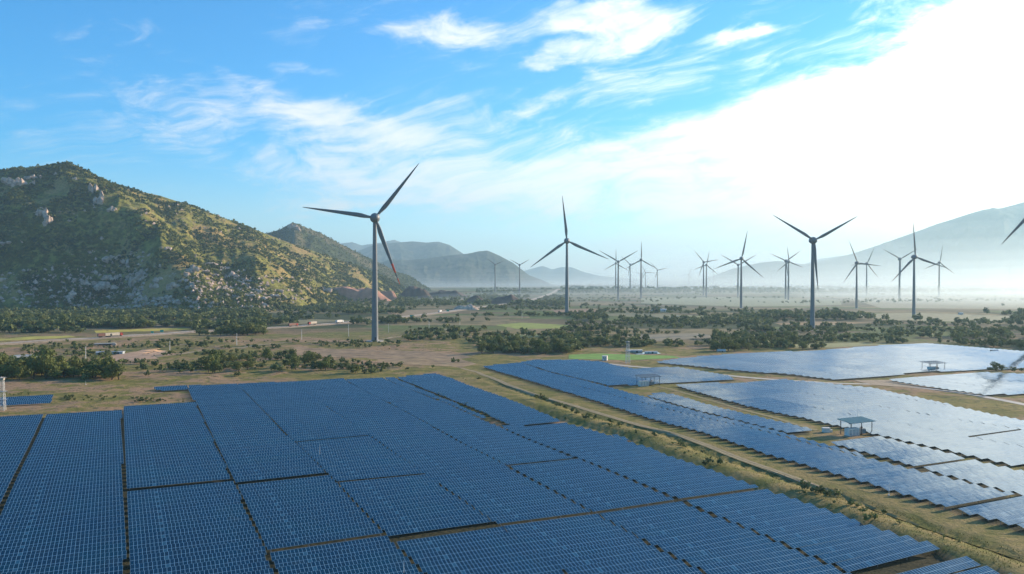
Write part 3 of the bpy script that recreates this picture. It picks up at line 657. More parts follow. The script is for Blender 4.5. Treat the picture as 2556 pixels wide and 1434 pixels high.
SKIP = [((315, 1229), (820, 1187), 'gone'), ((835, 1201), (1050, 1180), 'half'), ((750, 1098), (905, 1087), 'half'), ((970, 1005), (1100, 998), 'half'), ((1270, 1163), (1460, 1145), 'half'),
        ((735, 1369), (960, 1341), 'half'), ((965, 1341), (1222, 1308), 'gone'), ((1228, 1307), (1480, 1275), 'half'), ((1490, 1275), (1870, 1220), 'half'), ((0, 1060), (0, 1060), 'none'),
        ((2200, 1429), (2370, 1395), 'gone'), ((2390, 1269), (2556, 1241), 'half'), ((2410, 1090), (2560, 1075), 'half'), ((2290, 1170), (2390, 1150), 'half')]
SKIPU = [(GP(a), GP(b), k) for a, b, k in SKIP if k != 'none']
def intervals(poly, v):
    us = []
    for a, b in zip(poly, np.roll(poly, -1, 0)):
        if (a[1] <= v) != (b[1] <= v): us.append(a[0] + (v - a[1]) / (b[1] - a[1]) * (b[0] - a[0]))
    us.sort(); return list(zip(us[0::2], us[1::2]))
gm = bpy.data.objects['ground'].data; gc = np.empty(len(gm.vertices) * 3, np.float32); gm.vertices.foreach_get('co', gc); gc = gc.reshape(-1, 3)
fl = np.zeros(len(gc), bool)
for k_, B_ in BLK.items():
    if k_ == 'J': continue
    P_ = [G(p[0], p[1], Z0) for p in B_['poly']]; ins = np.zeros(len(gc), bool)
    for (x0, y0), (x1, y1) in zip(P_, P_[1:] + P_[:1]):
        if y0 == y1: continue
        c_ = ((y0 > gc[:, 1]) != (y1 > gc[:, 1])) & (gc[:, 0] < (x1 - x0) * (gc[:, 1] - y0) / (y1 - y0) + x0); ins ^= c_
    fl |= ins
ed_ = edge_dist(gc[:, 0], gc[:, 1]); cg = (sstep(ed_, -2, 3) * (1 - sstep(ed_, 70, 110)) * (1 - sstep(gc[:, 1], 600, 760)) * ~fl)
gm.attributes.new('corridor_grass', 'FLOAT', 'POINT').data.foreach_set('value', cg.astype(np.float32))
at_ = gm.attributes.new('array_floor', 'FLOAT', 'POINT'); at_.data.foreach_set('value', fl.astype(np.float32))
tables = []       # block, strip, v, u0, u1, half
for bk, B in BLK.items():
    P = np.array([GP(p) for p in B['poly']]); gaps = B['gaps']
    if gaps is None:
        base = P[:, 0].min(); gaps = [((lambda c: (lambda v: c))(base + 36.4 * k), 0.35) for k in range(1, 40)]
    v = math.ceil(P[:, 1].min() / PITCHR) * PITCHR + 1.0
    while v < P[:, 1].max():
        for (a, b) in intervals(P, v):
            a = round(a); b = round(b)
            cuts = sorted([(g(v), w) for g, w in gaps if a + 1 < g(v) < b - 1])
            segs = []; s = a
            for c, w in cuts: segs.append((s, c - w / 2)); s = c + w / 2
            segs.append((s, b))
            for (s, e) in segs:
                n = int(e - s + 0.35)
                if n < 3: continue
                st = sum(1 for g, w in gaps if g(v) < (s + e) / 2)
                um = s + n / 2; half = ''
                for p, q, k in SKIPU:
                    lo, hi = min(p[0], q[0]), max(p[0], q[0])
                    if lo - 6 < um < hi + 6:
                        vs = p[1] + (um - p[0]) / (q[0] - p[0]) * (q[1] - p[1])
                        if abs(vs - v) <= PITCHR / 2: half = k
                if half == 'gone': continue
                tables.append((bk, st, v, s, s + n, half))
        v += PITCHR
def tab_geo(tb):
    bk, st, v, u0, u1, half = tb; h = HALF; lo = -h if not half else 0.0
    jit = float(vn(np.array([u0 / 7 + 3]), np.array([v / 5]), 77)[0] - .5) * 0.25
    A = XY(u0, v); Bp = XY(u1, v); za = float(gh(*A)) + 1.32 + jit; zb = float(gh(*Bp)) + 1.32 + jit
    tj = TILT + R(0.6) * float(_h(np.array([round(u0)]), np.array([round(v)]), 5)[0] - .5) + R(1.1) * float(fbm(np.array([u0 / 40]), np.array([v / 25]), 55, 3)[0]); c, s = math.cos(tj), math.sin(tj); out = []
    for (u, z) in ((u0, za), (u1, zb)):
        for d in (lo, h):
            q = XY(u, v + d * c); out.append(np.array([q[0], q[1], z + d * s]))
    nrm = np.cross(out[2] - out[0], out[1] - out[0]); nrm /= np.linalg.norm(nrm)
    if nrm[2] < 0: nrm = -nrm
    V = out + [p - nrm * 0.06 for p in out]
    # top: a0 b0 b1 a1 ; indices 0=a lo 1=a hi 2=b lo 3=b hi
    Fc = [(0, 2, 3, 1), (4, 5, 7, 6), (0, 4, 6, 2), (1, 3, 7, 5), (0, 1, 5, 4), (2, 6, 7, 3)]
    n = u1 - u0; vl = 0.0 if not half else 2.0
    uvtop = [(0, vl), (n, vl), (n, 4), (0, 4)]; uv = uvtop + [(.02, .02)] * 20
    return V, Fc, uv, [0, 1, 1, 1, 1, 1]
def tab_legs(tb, mb, step, org=(0, 0, 0), rails=False):
    bk, st, v, u0, u1, half = tb; n = max(2, int((u1 - u0) / step) + 1)
    za = float(gh(*XY(u0, v))); zb = float(gh(*XY(u1, v)))
    for k in range(n):
        u = u0 + 0.8 + (u1 - u0 - 1.6) * k / (n - 1); zt = za + (zb - za) * k / (n - 1) + 1.22
        for d in (-1.1, 1.1):
            q = XY(u, v + d); zg = float(gh(*q)) - 0.2
            mb.box((q[0] - org[0], q[1] - org[1], (zt + d * math.tan(TILT) + zg) / 2 - org[2]), (0.1, 0.1, zt + d * math.tan(TILT) - zg), -ROWA)
            if k and rails:
                p = XY(u - (u1 - u0 - 1.6) / (n - 1), v + d); zp = zt - (zb - za) / (n - 1) + d * math.tan(TILT)
                mb.tube((p[0] - org[0], p[1] - org[1], zp - org[2] - .05), (q[0] - org[0], q[1] - org[1], zt + d * math.tan(TILT) - org[2] - .05), .06, .06, 4)
        if rails:
            p = XY(u, v - 1.1); q = XY(u, v + 1.1); t_ = 1.1 * math.tan(TILT)
            mb.tube((p[0] - org[0], p[1] - org[1], zt - t_ - org[2] - .05), (q[0] - org[0], q[1] - org[1], zt + t_ - org[2] - .05), .06, .06, 4)
def proj(x, y, z=1.3):
    dy = y * math.cos(PITCH) - (z - H) * math.sin(PITCH); dz = y * math.sin(PITCH) + (z - H) * math.cos(PITCH)
    return CX + x / dy * F, CY - dz / dy * F
vis = []
for i, tb in enumerate(tables):
    q = XY((tb[3] + tb[4]) / 2, tb[2]); X, Yp = proj(*q); hw = (tb[4] - tb[3]) / 2 * F / q[1]
    if X + hw > 5 and X - hw < 2551 and Yp < 1432 and tb[0] in 'AJ': vis.append((-(tb[4] - tb[3]) / q[1] ** 2, i))
vis.sort(); SHOWN = set(i for _, i in vis[:296]) | {i for i, t in enumerate(tables) if t[0] == 'J'}
print('tables', len(tables), 'J', sum(t[0] == 'J' for t in tables), 'maxidx', max(-a for a, _ in vis[:296]), min(-a for a, _ in vis[:296]))
STRIP = {0: 'at the left edge', 1: 'left of the slanting dirt gap', 2: 'between slanting and upright dirt gaps', 3: 'right of the upright dirt gap',
         4: 'two strips right of the upright gap', 5: 'left of the bottom centre', 6: 'right of the bottom centre', 7: 'left of the weedy stepped gap', 8: 'right of the weedy stepped gap', 9: 'at the lower right bank', 10: 'in the lower right corner'}
def ordn(n): return f"{n}{'th' if 10 <= n % 100 <= 20 else {1: 'st', 2: 'nd', 3: 'rd'}.get(n % 10, 'th')}"
cnt = {}; rest = []
order = sorted(SHOWN, key=lambda i: tables[i][2])
for i in order:
    tb = tables[i]; V, Fc, uv, mi = tab_geo(tb); q = XY((tb[3] + tb[4]) / 2, tb[2]); org = np.array([q[0], q[1], float(gh(*q))])
    root = empty('solar_table', tuple(org))
    if tb[0] == 'J': lab = 'dark solar table standing alone in dry grass behind the left lattice tower'
    else:
        cnt[tb[1]] = cnt.get(tb[1], 0) + 1; lab = f"blue solar table, {ordn(cnt[tb[1]])} row from the bottom, {STRIP.get(tb[1], 'far right')}"
    if tb[0] == 'J': cnt['J'] = cnt.get('J', 0) + 1; lab = f"dark solar table alone in dry grass by the left lattice tower, {ordn(cnt['J'])} piece"
    tag(root, lab, 'solar panel', 'solar tables in the large left array' if tb[0] == 'A' else None)
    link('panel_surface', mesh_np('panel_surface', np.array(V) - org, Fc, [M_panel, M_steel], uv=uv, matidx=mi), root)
    mb = MB(); tab_legs(tb, mb, 9.0, org, True); mb.build('support_frame', M_steel, root)
V = []; Fc = []; UVs = []; MI = []; n0 = 0; lg = MB()
for i, tb in enumerate(tables):
    if i in SHOWN: continue
    v, f, u, mi = tab_geo(tb); f = np.array(f) + n0; n0 += 8; V += v; Fc.append(f); UVs += u; MI += mi
    if tb[0] in 'CG' : tab_legs(tb, lg, 12.0)
nf = len(MI); LV = np.array(lg.v) if lg.v else np.zeros((0, 3)); LFc = np.array(lg.f) + n0 if lg.f else np.zeros((0, 4), int)
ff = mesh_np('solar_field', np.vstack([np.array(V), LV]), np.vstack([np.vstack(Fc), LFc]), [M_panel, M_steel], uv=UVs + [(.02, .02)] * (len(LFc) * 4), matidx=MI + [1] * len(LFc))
tag(link('solar_field', ff), 'blue solar tables filling the farther arrays on the left and all arrays right of the grassy corridor', 'solar panels', kind='stuff')

# ------------------------------------------------------------------ rocks on the hillside
def bvh_of(key, idx=0):
    V, Fc, nt = HILLS[key][idx]; vs = [Vector(v) for v in V.reshape(-1, 3)]; return BVHTree.FromPolygons(vs, Fc.tolist())
BV1 = bvh_of('hillside'); BV2 = bvh_of('hill')
def cast(bv, px, py):
    d = Vector(ray(px, py)).normalized(); return bv.ray_cast(Vector((0, 0, H)), d)
def rock_mesh(seed, wx, hz, dep):
    # a crag: angular granite blocks leaning on each other
    import bmesh
    rr = random.Random(seed); bm = bmesh.new()
    for k in range(rr.randint(6, 10)):
        big = rr.uniform(.16, .36); cx = rr.uniform(-.42, .42) * wx; cz = rr.uniform(-.35, .22) * hz * (1 - abs(cx) / wx); cy = rr.uniform(-.3, .2) * dep
        a, b, c = wx * big, dep * big * .9, hz * rr.uniform(.28, .48); pts = []
        for _ in range(16):
            d = Vector((rr.gauss(0, 1), rr.gauss(0, 1), rr.gauss(0, 1))).normalized(); q = rr.uniform(.75, 1.1)
            pts.append(bm.verts.new((cx + d.x * a * q + cz * .2, cy + d.y * b * q, cz + d.z * c * q)))
        r = bmesh.ops.convex_hull(bm, input=pts); bmesh.ops.delete(bm, geom=[v for v in r['geom_interior'] if isinstance(v, bmesh.types.BMVert)], context='VERTS')
    me = bpy.data.meshes.new('boulder'); bm.to_mesh(me); bm.free(); me.materials.append(M_rock); return me
_r = random.Random(5)
ROCKS = [(_r.uniform(170, 650), _r.uniform(672, 772), _r.uniform(9, 24), _r.uniform(6, 13)) for _ in range(34)] + [(40, 453, 34, 20), (85, 441, 26, 10), (83, 457, 9, 10), (140, 434, 7, 8), (184, 447, 11, 9), (236, 470, 16, 26), (251, 492, 24, 22), (279, 521, 16, 9), (109, 530, 30, 24), (123, 549, 20, 24), (255, 594, 7, 6), (20, 606, 24, 8), (412, 619, 20, 10), (485, 639, 9, 10), (283, 643, 26, 14), (315, 651, 18, 10), (396, 663, 14, 8), (514, 661, 40, 9), (562, 672, 34, 12), (481, 671, 22, 16), (538, 687, 16, 9), (611, 697, 7, 11), (360, 683, 24, 18), (338, 699, 26, 20), (271, 716, 34, 18), (251, 708, 24, 14), (283, 694, 20, 14), (437, 712, 26, 12), (477, 712, 20, 16), (669, 710, 6, 12), (332, 736, 30, 12), (178, 736, 18, 12), (142, 740, 22, 10), (4, 697, 12, 10), (628, 768, 9, 14), (598, 775, 34, 8), (683, 738, 26, 9), (501, 754, 14, 8), (812, 724, 22, 16), (462, 700, 20, 9), (590, 690, 14, 7), (385, 712, 18, 12), (210, 725, 16, 10), (700, 726, 14, 8), (426, 740, 22, 10), (655, 745, 14, 8), (95, 720, 12, 7), (60, 705, 10, 7), (550, 735, 14, 8), (730, 745, 12, 8)]
for k, (px, py, w_, h_) in enumerate(ROCKS):
    loc, nn, _, dist = cast(BV1, px, py + h_ * .25)
    if loc is None: continue
    s = loc.y / F; o = link('boulder', rock_mesh(k + 3, w_ * s * 1.45, h_ * s * 1.5, max(w_, h_) * s * .9), None, loc + Vector((0, -h_ * s * .22, h_ * s * .05))); o.rotation_euler = (0, R(random.uniform(-8, 12)), R(random.uniform(-25, 25)))
    ps = 'high near the summit' if py < 480 else 'on the upper slope' if py < 610 else 'halfway down the slope' if py < 690 else 'low on the slope'
    tag(o, f"pale granite outcrop {ps}, {ordn(1 + sum(1 for r in ROCKS if r[0] < px))} from left on the big hill", 'boulder', 'granite outcrops on the left hillside')
for k, (px, py, w_, h_) in enumerate(((731, 568, 20, 20), (745, 574, 16, 22))):
    loc, nn, _, dist = cast(BV2, px, py)
    if loc is None: continue
    s = loc.y / F; o = link('boulder', rock_mesh(k + 93, w_ * s, h_ * s, w_ * s * .7), None, loc)
    tag(o, ('left' if k == 0 else 'right') + ' bare rock crag at the peak of the small hill behind the left ridge', 'boulder')

# ------------------------------------------------------------------ vegetation
def rand_dirs(n, r=rng):
    v = r.normal(size=(n, 3)); return v / np.linalg.norm(v, axis=1)[:, None]
def clump(n, lobes, size, seed, shell=0.55):
    """n small leaf triangles spread through the lobes of a unit crown (radius 1, z from 0)"""
    r = np.random.default_rng(seed); L = []
    for _ in range(lobes):
        a = r.uniform(0, 6.28); rad = r.uniform(0.1, 0.62); L.append((rad * math.cos(a), rad * math.sin(a), r.uniform(0.45, 1.1), r.uniform(0.32, 0.55)))
    L.append((0, 0, 0.9, 0.6)); L = np.array(L); k = r.integers(0, len(L), n); d = rand_dirs(n, r); rr = L[k, 3] * (shell + (1 - shell) * r.random(n)) * r.uniform(.85, 1.12, n)
    c = L[k, :3] + d * rr[:, None] * np.array([1, 1, .82]); c[:, 2] = np.maximum(c[:, 2], 0.12)
    nrm = d + r.normal(size=(n, 3)) * .55; nrm /= np.linalg.norm(nrm, axis=1)[:, None]
    t = np.cross(nrm, rand_dirs(n, r)); t /= np.linalg.norm(t, axis=1)[:, None]; b = np.cross(nrm, t); s = size * r.uniform(.6, 1.3, n)[:, None]
    T = np.stack([c + t * s, c - t * s * .5 + b * s * .87, c - t * s * .5 - b * s * .87], 1); return T      # n,3,3
TREEV = []
for k in range(7):
    T = clump(620, [6, 8, 5, 9, 7, 4, 7][k], 0.085, 100 + k); T[..., 2] *= [1.0, .85, 1.2, .75, 1.0, 1.35, .7][k]
    cm = mesh_np('crown', T.reshape(-1, 3), np.arange(T.shape[0] * 3).reshape(-1, 3), M_leaf, k=3)
    mb = MB(); mb.tube((0, 0, -.05), (0.03, 0, .5), .06, .04, 7); rr = random.Random(k)
    for j in range(4):
        a = rr.uniform(0, 6.28); mb.tube((0.02, 0, .3), (.45 * math.cos(a), .45 * math.sin(a), rr.uniform(.6, .85)), .03, .012, 5)
    tm = bpy.data.meshes.new('trunk'); tm.from_pydata(mb.v, [], mb.f); tm.materials.append(M_trunk); TREEV.append((cm, tm))
STV = [clump(40, 5, 0.34, 300 + k, .5) for k in range(8)]
HSV = [clump(13, 3, 0.55, 400 + k, .5) for k in range(8)]
def in_poly(x, y, P):
    c = False
    for (x0, y0), (x1, y1) in zip(P, P[1:] + P[:1]):
        if (y0 > y) != (y1 > y) and x < (x1 - x0) * (y - y0) / (y1 - y0) + x0: c = not c
    return c
SOLARP = [B['poly'] for k, B in BLK.items()]
OPEN = [[(700, 862), (1190, 882), (1195, 918), (900, 908), (690, 888)], [(1235, 812), (1300, 806), (1420, 812), (1410, 822), (1290, 824)], [(235, 824), (470, 816), (480, 826), (240, 834)], [(-60, 844), (180, 837), (195, 846), (-50, 857)],
        [(1410, 888), (1500, 883), (1700, 889), (1750, 894), (1560, 900), (1410, 898)], [(1540, 839), (1740, 832), (1800, 841), (1640, 851)], [(2090, 786), (2280, 781), (2560, 790), (2500, 804), (2240, 800)], [(740, 800), (960, 790), (1110, 775), (1120, 783), (980, 796), (740, 816)],
        [(1940, 806), (2180, 804), (2180, 812), (1940, 812)], [(1980, 860), (2120, 855), (2240, 860), (2080, 869), (1985, 869)], [(300, 880), (440, 874), (440, 884), (270, 905)], [(1380, 775), (1490, 772), (1500, 783), (1390, 787)], [(1470, 786), (1740, 786), (1740, 795), (1560, 797)]]
HWP = [(p.x, p.y) for p in HWC]; HWA = np.array(HWP)
trees = []
def scatter(x0, x1, y0, y1, n, s0, s1, thr=0.5, fx=140, fy=60, seed=0, zone='', poly=None, kind=0):
    c = 0; tries = 0
    while c < n and tries < n * 12:
        tries += 1; px = random.uniform(x0, x1); py = random.uniform(y0, y1)
        if poly and not in_poly(px, py, poly): continue
        if any(in_poly(px, py + 3, P) for P in SOLARP) or any(in_poly(px, py, P) for P in OPEN): continue
        x, y = G(px, py)
        if thr > 0 and 0.5 + float(fbm(np.array([x / fx]), np.array([y / fy]), seed, 3)[0]) < thr + random.uniform(-.04, .04): continue
        if np.min(np.hypot(HWA[:, 0] - x, HWA[:, 1] - y)) < 34: continue
        trees.append((x, y, random.uniform(s0, s1) * random.choice((1, 1, 1.25)), zone, kind, px, py)); c += 1
# dark grove on the left behind the grass field
scatter(-20, 300, 922, 948, 60, 6.5, 10.0, 0, zone='grove', poly=[(-20, 915), (60, 905), (180, 920), (260, 935), (330, 948), (290, 955), (-20, 955)])
scatter(-40, 300, 925, 952, 26, 3.0, 5.0, 0, zone='grove')
scatter(440, 830, 885, 935, 46, 4.0, 7.0, 0.0, zone='row', poly=[(450, 925), (560, 905), (640, 880), (760, 888), (850, 912), (840, 930), (640, 932), (470, 940)])
scatter(840, 960, 895, 938, 12, 3.0, 5.5, 0, zone='row')
scatter(330, 1180, 905, 940, 46, 1.6, 3.6, 0.48, 40, 30, 2, zone='edge')
scatter(0, 1000, 850, 925, 700, 0.9, 3.2, 0.5, 60, 40, 4, zone='scrubland')
scatter(180, 210, 862, 876, 4, 3.5, 5, 0, zone='scrubland')
scatter(150, 290, 993, 1003, 26, .7, 1.5, 0, zone='edge')
scatter(330, 470, 998, 1006, 26, .7, 1.5, 0, zone='edge')
scatter(-20, 80, 983, 989, 10, .7, 1.3, 0, zone='edge')
# forest under the hill
scatter(-60, 660, 778, 838, 1700, 5.0, 9.0, 0.47, 240, 60, 5, zone='wood')
scatter(560, 1010, 770, 812, 420, 5.0, 8.5, 0.5, 260, 120, 6, zone='wood')
scatter(640, 1040, 742, 776, 260, 6.0, 9, 0.48, 300, 200, 6, zone='wood')
# dark belt by the spoil mounds and middle plain
scatter(990, 1240, 736, 778, 420, 4, 8, 0.42, 260, 200, 7, zone='plain')
scatter(1010, 1240, 790, 860, 150, 3.0, 6.5, 0.52, 110, 35, 8, zone='plain')
scatter(1200, 1480, 838, 884, 170, 3.5, 7, 0.48, 130, 60, 9, zone='plain')
scatter(1250, 1440, 868, 882, 70, 4.0, 7.0, 0, zone='plain')
scatter(1430, 1520, 786, 802, 60, 5, 8, 0, zone='plain')
scatter(1180, 1900, 764, 812, 560, 4.0, 7.0, 0.53, 300, 60, 10, zone='plain')
scatter(1400, 2120, 810, 880, 540, 2.5, 6.0, 0.54, 120, 26, 11, zone='plain')
scatter(1850, 2600, 800, 872, 540, 2.5, 6.0, 0.54, 130, 28, 12, zone='plain')
scatter(1780, 2120, 842, 880, 110, 4, 8.0, 0.45, 190, 60, 13, zone='plain')
scatter(2380, 2600, 800, 880, 85, 4, 7.5, 0.45, 190, 60, 14, zone='plain')
scatter(1850, 2560, 782, 802, 240, 6, 9, 0.55, 260, 120, 15, zone='plain')
scatter(1190, 1420, 722, 764, 500, 7, 11, 0.45, 500, 300, 16, zone='plain')
scatter(1400, 2700, 714, 733, 2600, 9, 13, 0.36, 600, 500, 17, zone='horizon')
scatter(1400, 2700, 731, 765, 420, 2.5, 6, 0.6, 420, 120, 18, zone='horizon')
# corridor shrubs
for (px, py, s) in ((1340, 1003, 2.6), (1352, 1001, 2.9), (1362, 1006, 2.2), (1400, 1024, 2.0), (1412, 1030, 2.3), (1428, 1036, 2.1), (1440, 1044, 1.8), (1390, 1018, 1.7), (2487, 926, 5.5), (2500, 925, 5.0), (2474, 927, 3.6), (1130, 905, 3.2), (1142, 904, 2.6), (2530, 929, 3.0), (2550, 930, 3)):
    x, y = G(px, py); trees.append((x, y, s, 'corridor' if py > 950 else 'edge', 1, px, py))
EDN = []
for k in range(230):
    i = random.randrange(len(EDGE) - 1); t = random.random(); ex = EDGE[i][0] + (EDGE[i + 1][0] - EDGE[i][0]) * t; ey = EDGE[i][1] + (EDGE[i + 1][1] - EDGE[i][1]) * t
    x = ex + random.uniform(1, 20) * 0.85; y = ey + random.uniform(1, 5) * .5
    if ey > 165 and float(edge_dist(x, y)) > 2.2 and vn(np.array([x / 22]), np.array([y / 22]), 61)[0] > .42: X, Yp = proj(x, y, 0); EDN.append((x, y, random.choice((.3, .4, .6, .9, 1.4, 2.0)) * random.uniform(.7, 1.2), 'bank', 1, X, Yp))
for k in range(130):      # weeds in the gap between the two left blocks
    t = random.random(); x0_, y0_ = G(992, 944); x1_, y1_ = G(1276, 1064); EDN.append((x0_ + (x1_ - x0_) * t, y0_ + (y1_ - y0_) * t, random.uniform(.5, 1.3), 'bank', 1, 0, 0))
seen = [(-(t[2] / t[1]), i) for i, t in enumerate(trees) if -5 < t[5] < 2561]
seen.sort(); TI = set(i for _, i in seen[:300])
ZL = {'grove': ('dark green tree in the dense grove behind the left grass field', 'tree'), 'row': ('olive green tree in the bushy row behind the large left array', 'tree'),
      'edge': ('low bush at the field edge behind the solar arrays', 'bush'), 'scrubland': ('scrubby bush on the brown scrubland below the highway', 'bush'),
      'wood': ('tree in the wood between hill foot and highway', 'tree'), 'plain': ('bushy tree on the hazy plain between turbines and right arrays', 'tree'),
      'corridor': ('green shrub on the grassy corridor between the arrays', 'shrub'), 'horizon': ('tree of the far tree line', 'tree')}
zc = {}
for i in sorted(TI, key=lambda i: trees[i][5]):
    x, y, s, zn, kd, px, py = trees[i]; zc[zn] = zc.get(zn, 0) + 1; cm, tm = TREEV[i % 7]
    root = empty('tree' if ZL[zn][1] == 'tree' else 'bush', (x, y, float(gh(x, y)) - .1), random.uniform(0, 6.28)); root.scale = (s, s, s * random.uniform(.75, 1.0))
    tag(root, f"{ZL[zn][0]}, {ordn(zc[zn])} from left", ZL[zn][1], {'tree': 'trees', 'bush': 'bushes', 'shrub': 'shrubs'}[ZL[zn][1]] + ' around the solar farm')
    link('crown', cm, root); link('trunk', tm, root)
def mass(name, items, tmpl, material, label, cat, zoff=0.0, zf=None):
    Vs = []
    for k, it in enumerate(items):
        x, y, s = it[:3]; z = it[3] if zf else float(gh(x, y)); T = tmpl[k % len(tmpl)]; a = random.uniform(0, 6.28); c, sn = math.cos(a), math.sin(a)
        M = np.array([[c, -sn, 0], [sn, c, 0], [0, 0, random.uniform(.7, 1.05)]]) * s; Vs.append(T.reshape(-1, 3) @ M.T + np.array([x, y, z + zoff]))
    V = np.vstack(Vs); o = link(name, mesh_np(name, V, np.arange(len(V)).reshape(-1, 3), material, k=3)); tag(o, label, cat, kind='stuff'); return o
mass('woodland', [t for i, t in enumerate(trees) if i not in TI], STV, M_scrub, 'small trees and scrub spread over the plain up to the horizon and under the hill', 'woodland')
mass('bank_scrub', [t for t in EDN], STV, M_scrub, 'low weeds and scrub on the bank along the large left array', 'scrub')
# scrub cover of the left hill
hv, hf, hnt = HILLS['hillside'][0]; it = []
NS = hv.shape[1]
for _ in range(52000):
    a = random.uniform(1, hnt - 2); b = random.uniform(0, NS - 1.01); i, j = int(a), int(b); p = hv[i, j] * (1 - (a - i)) * (1 - (b - j)) + hv[i + 1, j] * (a - i) * (1 - (b - j)) + hv[i, j + 1] * (1 - (a - i)) * (b - j) + hv[i + 1, j + 1] * (a - i) * (b - j)
    dn = float(0.5 + fbm(np.array([p[0] / 60]), np.array([p[1] / 60]), 5, 4)[0])
    if dn < 0.45 + random.uniform(-.08, .12): continue
    it.append((p[0], p[1], random.choice((1.6, 2.4, 3.2, 3.8, 6.2)) * random.uniform(.8, 1.2), p[2] - 1.5))
print('hill shrubs', len(it))
mass('hill_scrub', it, HSV, M_hscrub, 'green scrub and small trees covering the rocky left hillside', 'scrub', zf=True)
it = []; v2 = HILLS['hill'][0][0]
for _ in range(6000):
    i = random.randrange(1, HILLS['hill'][0][2]); j = random.randrange(v2.shape[1]); p = v2[i, j]; it.append((p[0] + random.uniform(-8, 8), p[1] + random.uniform(-8, 8), random.uniform(3, 6), p[2] - 3))
mass('ridge_scrub', it, HSV, M_scrub, 'dark scrub on the small rocky hill behind the left ridge', 'scrub', zf=True)
# loose pale rocks
rk = []; fc = []
for _ in range(3600):
    px = random.uniform(0, 800) if random.random() < .3 else random.gauss(400, 150); py = random.gauss(725, 34) if random.random() < .85 else random.uniform(480, 640); loc = cast(BV1, px, py)[0]
    if loc is None or vn(np.array([loc.x / 90]), np.array([loc.z / 60]), 31)[0] < .5: continue
    s = random.choice((1.2, 1.8, 2.6, 5.5)) * random.uniform(.8, 1.3); b = len(rk)
    for d in ((1, 0, 0), (0, 1, 0), (-1, 0, 0), (0, -1, 0), (0, 0, 1), (0, 0, -1)): rk.append((loc.x + d[0] * s * random.uniform(.6, 1.3), loc.y + d[1] * s * random.uniform(.6, 1.3), loc.z + d[2] * s * random.uniform(.6, 1.1)))
    for f in ((0, 1, 4), (1, 2, 4), (2, 3, 4), (3, 0, 4), (1, 0, 5), (2, 1, 5), (3, 2, 5), (0, 3, 5)): fc.append(tuple(b + q for q in f))
tag(link('loose_rocks', mesh_np('loose_rocks', rk, fc, M_rock, k=3)), 'small pale rocks scattered between the scrub on the hillside', 'rocks', kind='stuff')
# grass tufts in the corridor and beside the arrays
gt = []
for _ in range(26000):
    px = random.uniform(1100, 2556); py = random.uniform(925, 1434); x, y = G(px, py); d = float(edge_dist(x, y))
    if 1.0 < d < 24: gt.append((x, y, float(gh(x, y))))
gv = []
for (x, y, z) in gt:
    for _ in range(2):
        a = random.uniform(0, 6.28); w_ = random.uniform(.05, .14); h_ = random.uniform(.2, .5); dx, dy = math.cos(a) * w_, math.sin(a) * w_; lx, ly = random.uniform(-.2, .2), random.uniform(-.2, .2)
        gv += [(x - dx, y - dy, z - .05), (x + dx, y + dy, z - .05), (x + lx, y + ly, z + h_)]
M_grass = leaf_mat('dry_grass_blades', (0.10, 0.11, 0.03), (0.22, 0.19, 0.06), (0.28, 0.22, 0.09), 0.15)
tag(link('grass', mesh_np('grass', gv, np.arange(len(gv)).reshape(-1, 3), M_grass, k=3)), 'dry yellow green grass of the corridor between the arrays', 'grass', kind='stuff')
# ------------------------------------------------------------------ highway traffic, poles, signs
def truck(px, py, facing, cab, cargo, label, ln=11.0, tank=False):
    x, y = G(px, py); i = int(np.argmin(np.hypot(HWA[:, 0] - x, HWA[:, 1] - y))); j = min(len(HWA) - 2, max(1, i)); t = HWA[j + 1] - HWA[j - 1]; a = math.atan2(t[1], t[0]); nx, ny = math.sin(a), -math.cos(a)
    off = 2.6; c = HWA[i]; s = 1.35
    root = empty('truck', (c[0] + nx * off, c[1] + ny * off, float(gh(*c)) + 1.32), a + (math.pi if facing < 0 else 0)); root.scale = (s, s, s); tag(root, label, 'truck')
    MB().box((0.2, 0, 1.0), (ln, 2.2, .25)).build('chassis', M_dark, root)
    cb = MB(); cb.box((ln / 2 - 0.9, 0, 1.9), (2.0, 2.4, 1.9)); cb.box((ln / 2 - 1.1, 0, 3.0), (1.6, 2.3, .35)); co = cb.build('cab', cab, root)
    ws = MB(); ws.box((ln / 2 + 0.12, 0, 2.25), (0.06, 2.0, .8)); ws.box((ln / 2 - .7, 1.22, 2.3), (.9, .05, .7)); ws.box((ln / 2 - .7, -1.22, 2.3), (.9, .05, .7)); ws.build('cab_window', M_glass, co)
    bx = MB(); L = ln - 2.9
    bx.box((-1.3, 0, 2.35), (L, 2.45, 2.4)); 
    for k in range(7): bx.box((-1.3 - L / 2 + L * (k + .5) / 7, 0, 2.35), (.1, 2.53, 2.3))
    bx.build('cargo_box', cargo, root)
    for wx in (ln / 2 - 1.3, -ln / 2 + 3.2, -ln / 2 + 1.9):
        for sy in (-1, 1):
            wh = MB().tube((wx, sy * .75, .5), (wx, sy * 1.15, .5), .5, .5, 14).build('wheel', M_tyre, root)
truck(297, 845, 1, M_redcab, M_tarp, 'truck with brown and pinkish trailer crossing the bridge, leftmost on the highway', 16)
truck(272, 846, 1, M_dark, M_brownbox, 'dark brown truck close behind the pinkish one at the left bridge', 12)
truck(735, 817, 1, M_redcab, M_brownbox, 'red cab truck with brown load, left one of the highway pair', 13)
truck(785, 814, -1, M_redcab, M_tarp, 'red cab truck with cream tarpaulin load, right one of the highway pair', 13)
truck(857, 809, 1, M_cabw, M_wall, 'white truck with long white box left of the largest turbine', 13)
truck(1103, 782, -1, M_cabw, M_wall, 'white box truck on the highway right of the largest turbine', 11)
